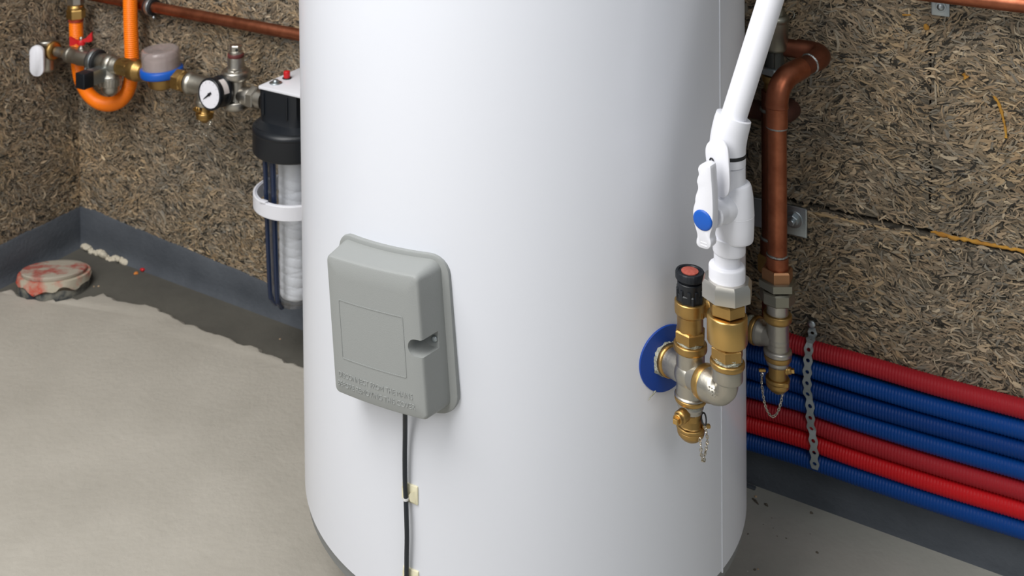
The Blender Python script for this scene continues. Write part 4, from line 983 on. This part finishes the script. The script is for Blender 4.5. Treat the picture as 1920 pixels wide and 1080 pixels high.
# pressure gauge
gc = L(393, 177, LO+.055); gn = (WN*.97+Vector((0, 0, .06))-WU*.05).normalized()
t = thing('pressure_gauge', 'round black pressure gauge with white dial on the reducer', 'gauge', gc)
kg = ppm(gc); rg_ = 30/kg
part('case', hl(gc-gn*.034, gn, [(rg_*.80, 0), (rg_*.98, .002), (rg_*.98, .010), (rg_*.94, .011), (rg_*.94, .024), (rg_, .026), (rg_, .0345), (rg_*.93, .036), (rg_*.88, .0335)], 56, .0005), m_blackp, t)
fx = Vector((0, 0, 1)).cross(gn).normalized(); fy = gn.cross(fx)
mb = MB()
part('label_band', MB().loft([[gc-gn*d+(fx*math.cos(a)+fy*math.sin(a))*(rg_*.965) for a in np.linspace(.1, 1.15, 12)] for d in (.0225, .0095)], cap=False, close=False), mat('label_paper', (214, 206, 204), .6), t)
dl_ = part('dial', hl(gc, gn, [(rg_*.86, .0005), (rg_*.86, .0010)], 48, .0001), mat('dial_white', (228, 228, 236), .35), t)
mb = MB()
for i in range(11):
    a = math.radians(225-27*i); mb.box(gc+gn*.0012+(fx*math.cos(a)+fy*math.sin(a))*(rg_*.74), (fx*math.cos(a)+fy*math.sin(a)), gn.cross(fx*math.cos(a)+fy*math.sin(a)), rg_*.10, .0004, .0003, 0)
sub('scale_marks', mb, mat('print_grey', (150, 140, 150), .6), dl_, t)
mb = MB(); a = math.radians(218); nd = fx*math.cos(a)+fy*math.sin(a); mb.prism(gc+gn*.0014, nd, gn.cross(nd), [(-rg_*.22, -.0022), (0, -.0022), (rg_*.62, -.0004), (rg_*.62, .0004), (0, .0022), (-rg_*.22, .0022)], 0, .0006); mb.lathe(gc+gn*.001, gn, [(.003, 0), (.003, .0015), (0, .0018)], 16)
part('needle', mb, m_blackp, t)
mb = MB(); mb.tube([gc-gn*.034, PO+WN*.012-WU*.002], .0065, 14); part('stem', mb, m_brass, t)
# ------------------------------------------------------------------ water filter
FO = .095
AFi = VA(W(552, 300, FO))
t = thing('water_filter', 'water filter with black head and clear bowl half behind the tank', 'filter', AFi.at(575))
kF = AFi.k; Fo = AFi.o()
def z_(py): return AFi.z(py)
wH = .041
cl_ = W(483, 161, FO+wH+.004)
wLf = (Fo-cl_).dot(WU)
mb = MB(); wpl, dpl = wLf+.06, FO+wH+.004-.004
mb.prism(cl_, WU, -WN, [(.004, 0), (wpl, 0), (wpl, dpl), (0, dpl), (0, .004), (.0012, .0012)], -.005, 0, .001)
pp_ = part('bracket_plate', mb, m_whitep, t)
up_ = Vector((0, 0, 1))
tz = max(v.z for v in mb.v)
scp = atz(517, 156, tz); part('washer', hl(scp, up_, [(.0115, 0), (.0115, .0015), (.008, .003)], 28, .0004), m_steel, t); mb = MB(); mb.sphere(scp+up_*.004, .0058, up_, .6); part('screw', mb, m_steel, t)
rb = atz(538, 147, tz); part('bleed_ring', hl(rb, up_, [(.0085, 0), (.0085, .0015)], 28, .0003), m_rubber, t); part('red_button', hl(rb, up_, [(.0058, 0), (.0060, .012), (.0050, .0135)], 28, .001), m_red, t)
# head
hp = []; zb = z_(238)
def sq(w, z, p=5.0, n=48):
    out = []
    for k in range(n):
        a = 2*math.pi*k/n; c, s = math.cos(a), math.sin(a); rad = (abs(c)**p+abs(s)**p)**(-1/p)
        out.append(Fo+(WU*c-WN*s)*(w*rad)+up_*z)
    return out
tz0 = tz-.0052
Fh = Fo+WU*(wH+.0015-wLf)
def sqh(w, z, p, k):                                           # head: square on top, running into the round ring
    return [a.lerp(b, k) for a, b in zip([q+(Fh-Fo) for q in sq(wH+.003, z, p)], sq(w, z, p))]
mb = MB(); mb.loft([sqh(wH+.003, tz0, 9, 0), sqh(wH+.003, tz0-.03, 9, 0), sqh(wH+.003, z_(209), 8, .05), sqh(.052, z_(219), 4, .5), sqh(.066, z_(227), 2.4, 1), sqh(.069, z_(236), 2, 1)])
hd = part('head', mb, m_blackp, t)
mb = MB(); hl(Fh+up_*LZ-WU*(wH-.012), -WU, [(.021, 0), (.021, .018), (.019, .020)], mb=mb); sub('inlet_boss', mb, m_blackp, hd, t)
for k in (0, 2.2):
    mb = MB(); p = Fh+WU*(-.030+.024*k)+WN*(wH+.003); mb.box(p+up_*(tz0-.024), WU, up_, .004, .040, .005, .001); sub('rib', mb, m_blackp, hd, t)
part('lock_ring', vl(AFi, [(68, 226), (77, 231), (79, 237), (77.5, 239), (78, 276), (75, 280), (58, 281)], 64, .0015), m_blackp, t)
# bowl
m_clear = clear('clear_bowl', (.95, .96, .97), .05)
bo_ = [(60, 278), (59, 300), (56, 420), (52.5, 530), (49, 547), (40, 559), (22, 564)]
pr = AFi.prof(bo_); inn = [(r-.004, z) for r, z in pr[:-2]]+[(pr[-2][0]-.003, pr[-2][1]+.004), (pr[-1][0], pr[-1][1]+.005)]
mb = MB(); prof_ = pr+[(0, pr[-1][1]-.0003)]; prof_in = [(0, pr[-1][1]+.005)]+inn[::-1]
mb.lathe(Fo, (0, 0, 1), prof_+prof_in, 64, cap=False); bw = part('bowl', mb, m_clear, t)
m_rib = mat('bowl_rib', (30, 42, 68), .15)  # dark refraction bands of the clear ribs, put into their colour
for ra in (-117, -92, -27, -2, 63, 88, 153, 178):
    a = math.radians(ra); d_ = WU*math.cos(a)-WN*math.sin(a)
    pts = [Fo+d_*(r*.99)+up_*z for r, z in pr[:-1]]
    mb = MB(); mb.tube(smooth(pts, 4), .0048, 8); sub('rib', mb, m_rib, bw, t)
# wound cartridge
m_yarn = mat('wound_yarn', (244, 244, 248), .8, bump=.4, bscale=300)
mb = MB(); zc0, zc1 = z_(551), z_(284); rr_ = 31/kF; rings = []; nz = 160
for j in range(nz+1):
    z = zc0+(zc1-zc0)*j/nz; ring = []
    for k in range(64):
        a = 2*math.pi*k/64; w = abs(math.sin((j/nz*30*math.pi*.5)+a*1.0))**.35; w2 = abs(math.sin(j/nz*9*math.pi-a*.5))**.3
        e = min(1, min(j, nz-j)/5); ring.append(Fo+Vector((math.cos(a), math.sin(a), 0))*(rr_*(.90+.05*w+.05*w2)*(.9+.1*e**.5))+up_*z)
    rings.append(ring)
mb.loft(rings); part('cartridge', mb, m_yarn, t, 60)
part('core', vl(AFi, [(10, 545), (10, 562)]), m_whitep, t)
# white plastic hoop around the bowl
zr0, zr1 = z_(381), z_(354); mb = MB()
R1, R2 = 78/kF, 70/kF
mb.lathe(Fo, (0, 0, 1), [(R1-.001, zr0), (R1, zr0+.001), (R1, zr1-.001), (R1-.001, zr1), (R1-.0035, zr1), (R1-.0040, zr1-.004), (R2+.002, zr1-.004), (R2+.001, zr1), (R2, zr1-.001), (R2, zr0+.001), (R2+.001, zr0), (R1-.001, zr0)], 72, cap=False); hoop = part('hoop', mb, m_whitep, t)
mb = MB(); mb.box(Fo+WN*((R1+R2)/2)-WU*.012+up_*(zr1+.0005), WU, -WN, .014, .009, .004, .001); sub('catch', mb, m_whitep, hoop, t)
mb = MB(); mb.box(Fo-WN*(R1+.015)+up_*((zr0+zr1)/2), WU, up_, .03, .022, .05, .002)
mb = MB(); mb.box(Fo-WN*(R1+(FO-R1)/2)+up_*((zr0+zr1)/2), WU, up_, .03, .022, FO-R1+.004, .002); sub('hoop_arm', mb, m_whitep, hoop, t)
mb = MB(); bpz = tz-.05; mb.box(W(548, 200, .003)*0+Fh-WN*(FO-.004)+up_*(tz-.036), WU, up_, .07, .06, .005, .001); sub('back_plate', mb, m_whitep, pp_, t)
# ------------------------------------------------------------------ floor: capped drain pipe, foam, scraps
dc = atz(102, 535, -.012); kd = ppm(dc); A_ = VA(dc)
t = thing('drain_pipe', 'drain pipe stub with cement-smeared red lid in the floor corner', 'drain', dc)
m_lid = mat('red_lid', (168, 160, 146), .8, bump=.5, bscale=90, col2=(160, 84, 74), var=.25, vscale=20, detail=8, mid=.47)
m_lid2 = mat('red_socket', (176, 168, 150), .7, bump=.5, bscale=90, col2=(184, 66, 46), var=.4, vscale=18, detail=6)
m_slag = mat('pipe_grey', (128, 126, 116), .8, bump=.6, bscale=90, col2=(40, 48, 56), var=.4, vscale=30, detail=6)
rP = 62/kd
def squash(m):
    for v in m.v:
        if v.z > -.005: v.z = (v.z+.005)*(.52-(v.y-dc.y)*4.0)-.005
    return m
mb = MB(); mb.lathe(Vector((dc.x, dc.y, 0)), up_, [(rP*1.05, -.014), (rP*1.05, .018), (rP*1.02, .024), (rP*.9, .026)], 48); part('pipe', squash(mb), m_slag, t)
mb = MB(); rings = []; n = 72
skirt = [.010+.007*math.sin(5*2*math.pi*k/n+1)+.006*math.sin(11*2*math.pi*k/n)+random.uniform(-.002, .002) for k in range(n)]
for j in range(4):
    rings.append([Vector((dc.x, dc.y, 0))+Vector((math.cos(2*math.pi*k/n), math.sin(2*math.pi*k/n), 0))*(rP*(1.02+.045*(1-j/3)) + .0025)+up_*(.006+skirt[k]*.8+(.034-.006-skirt[k]*.8)*j/3) for k in range(n)])
rings.append([Vector((dc.x, dc.y, 0))+Vector((math.cos(2*math.pi*k/n), math.sin(2*math.pi*k/n), 0))*(rP*.93)+up_*.036 for k in range(n)])
mb.loft(rings); part('socket_rim', squash(mb), m_lid2, t)
mb = MB(); mb.lathe(Vector((dc.x, dc.y, 0)), up_, [(rP*.90, .034), (rP*.93, .036), (rP*.95, .0365), (rP*.96, .0395), (rP*.965, .045), (rP*.95, .0475), (rP*.80, .0485), (0, .0488)], 64); part('lid', squash(mb), m_lid, t)
m_foam = mat('white_foam', (196, 190, 174), .9, bump=1, bscale=120, col2=(190, 180, 160), var=1, vscale=40)
fp = [(156, 457), (168, 460), (180, 465), (192, 469), (204, 473), (216, 476), (226, 479), (235, 482)]
mb = MB(); fl_ = resample([W(x, y, .013) for x, y in fp], .0042)
for i, p in enumerate(fl_):
    p = p+WN*random.uniform(-.005, .006); p.z = -.009+.004*math.sin(i*.55); mb.sphere(p, random.uniform(.005, .0105), (random.uniform(-.5, .5), random.uniform(-.5, .5), 1), random.uniform(.5, .9), 9, 6)
single('foam_bead', mb, m_foam, 'crusty white foam bead along the membrane foot in the left corner', 'foam', W(195, 470, .01))
def scrap(name, px, py, size, m, lab, cat, z=0.0, flat=.5, group=None, ang=0.0, asp=1.0):
    p = atz(px, py, z); mb = MB(); n = 9; r = size/2; ring = [(1+random.uniform(-.3, .3)) for _ in range(n)]
    rings = []
    for h, q in ((0, .8), (.35, 1), (.75, .75), (1, .35)):
        rg = []
        for k in range(n):
            a = 2*math.pi*k/n; x, y = math.cos(a)*r*q*ring[k]*asp, math.sin(a)*r*q*ring[k]
            rg.append(p+Vector((x*math.cos(ang)-y*math.sin(ang), x*math.sin(ang)+y*math.cos(ang), h*size*flat-.0005)))
        rings.append(rg)
    mb.loft(rings); return single(name, mb, m, lab, cat, p, group, 60)
scrap('red_scrap', 267, 507, .010, m_red, 'small red plastic scrap at the foot of the membrane', 'scrap', -.010)
scrap('orange_scrap', 255, 513, .012, mat('orange_scrap', (196, 120, 50), .8), 'small orange crumb on dark floor beside the red scrap', 'crumb', -.012, .3)
m_peb = mat('pebble', (70, 64, 58), .9, col2=(110, 100, 88), var=1, vscale=200)
m_peb2 = mat('pebble_light', (176, 150, 120), .9)
for px, py, s_, m_, lab in ((1521.5, 963, .0062, m_peb, 'dark pebble on the floor near the right wall membrane'), (1532, 1037, .0052, m_peb, 'dark pebble on the floor nearest the right bottom edge'), (1447, 972, .003, m_peb, 'dark grit speck on the right floor below the leaf bits'), (1431, 984, .003, m_peb, 'grit speck, left of the close pair on the right floor'), (1450, 991, .003, m_peb, 'grit speck, right one of the close pair on the right floor'), (1457, 1006, .003, m_peb, 'grit speck halfway between tank rim and right membrane'), (1474, 1010, .0035, m_peb, 'oblong grit speck right of the middle of the right floor'), (1519, 1002, .003, m_peb, 'grit speck below the dark pebble by the membrane'), (1402.5, 1002, .004, m_peb, 'dark grit speck touching the tank rim at right'), (1415, 1069, .005, m_peb, 'brown crumb at the bottom edge right of the tank'), (1421, 1068, .004, m_peb2, 'orange crumb at the bottom edge beside the brown crumb'), (1402, 1072, .003, mat('white_speck', (214, 210, 200), .8), 'white speck at the bottom edge right of the tank'), (1417, 932, .006, m_peb2, 'pale crumb behind the twig on the right floor'), (185, 537, .005, m_peb2, 'tan crumb right of the capped drain pipe'), (176, 537.5, .004, m_peb2, 'small tan crumb close beside the capped drain pipe'), (525, 636, .004, m_peb2, 'tan crumb on the dark floor left of the tank')):
    scrap('crumb', px, py, s_*.8, m_, lab, 'crumb', 0.0 if px > 1000 else -.012, .6, 'crumbs on the floor')
for (a, b, w, lab) in (((1411, 936), (1422, 947), .0035, 'brown twig-like chip on the floor close to the tank'), ((1434, 946), (1440, 951), .004, 'short brown chip right of the twig-like one')):
    A, B = atz(*a, 0), atz(*b, 0); mb = MB(); mb.tube([A+up_*.001, A.lerp(B, .5)+up_*.002, B+up_*.001], [w*.3, w*.5, w*.2], 8); single('wood_splinter', mb, m_peb, lab, 'splinter', A)
A, B = atz(1375, 903, 0), atz(1417, 918.5, 0); d_ = (B-A).normalized(); mb = MB(); mb.box(A.lerp(B, .5)+up_*.002, d_, (0, 0, 1), (B-A).length, .003, .007, .0008); single('membrane_offcut', mb, m_memb, 'dark offcut strip on the floor behind the tank at right', 'offcut', A)
# polyurethane foam squeezed out of the joint on the right wall, and old splashes
m_pu = mat('pu_foam', (198, 150, 58), .85, bump=1, bscale=140, col2=(160, 110, 40), var=1, vscale=50)
m_put = mat('pu_foam_pale', (176, 150, 112), .9, bump=1, bscale=140)
for nm, pts, m_ in (('joint_foam', [(1745, 434), (1775, 442), (1810, 449), (1850, 457), (1890, 465), (1925, 472), (1990, 486)], m_pu), ('joint_mortar', [(1525, 399), (1560, 407), (1600, 416), (1650, 427), (1700, 438), (1760, 451)], m_put)):
    mb = MB(); P_ = resample(smooth([W(x, y, .002) for x, y in pts], 6), .005); rad = [(.0032 if nm == 'joint_foam' else .0017)*random.uniform(.6, 1.3) for _ in P_]; rad[0] *= .3; rad[-1] *= .3
    mb.tube([p+up_*random.uniform(-.0012, .0012) for p in P_], rad, 10); _link(nm, mb, m_, wb, Vector((0, 0, 0)), 60)
for pts, w in (([(1863, 180), (1872, 192), (1878, 210), (1884, 235), (1887, 258)], .0024), ([(1806, 138), (1812, 146)], .004), ([(1692, 28), (1700, 28), (1708, 28)], .0022), ([(1735, 45), (1738, 55)], .004)):
    mb = MB(); P_ = resample([W(x, y, .0035) for x, y in pts], .004); mb.tube(P_, [w*random.uniform(.4, 1.2) for _ in P_], 8); _link('foam_splash', mb, m_pu, wb, Vector((0, 0, 0)), 60)
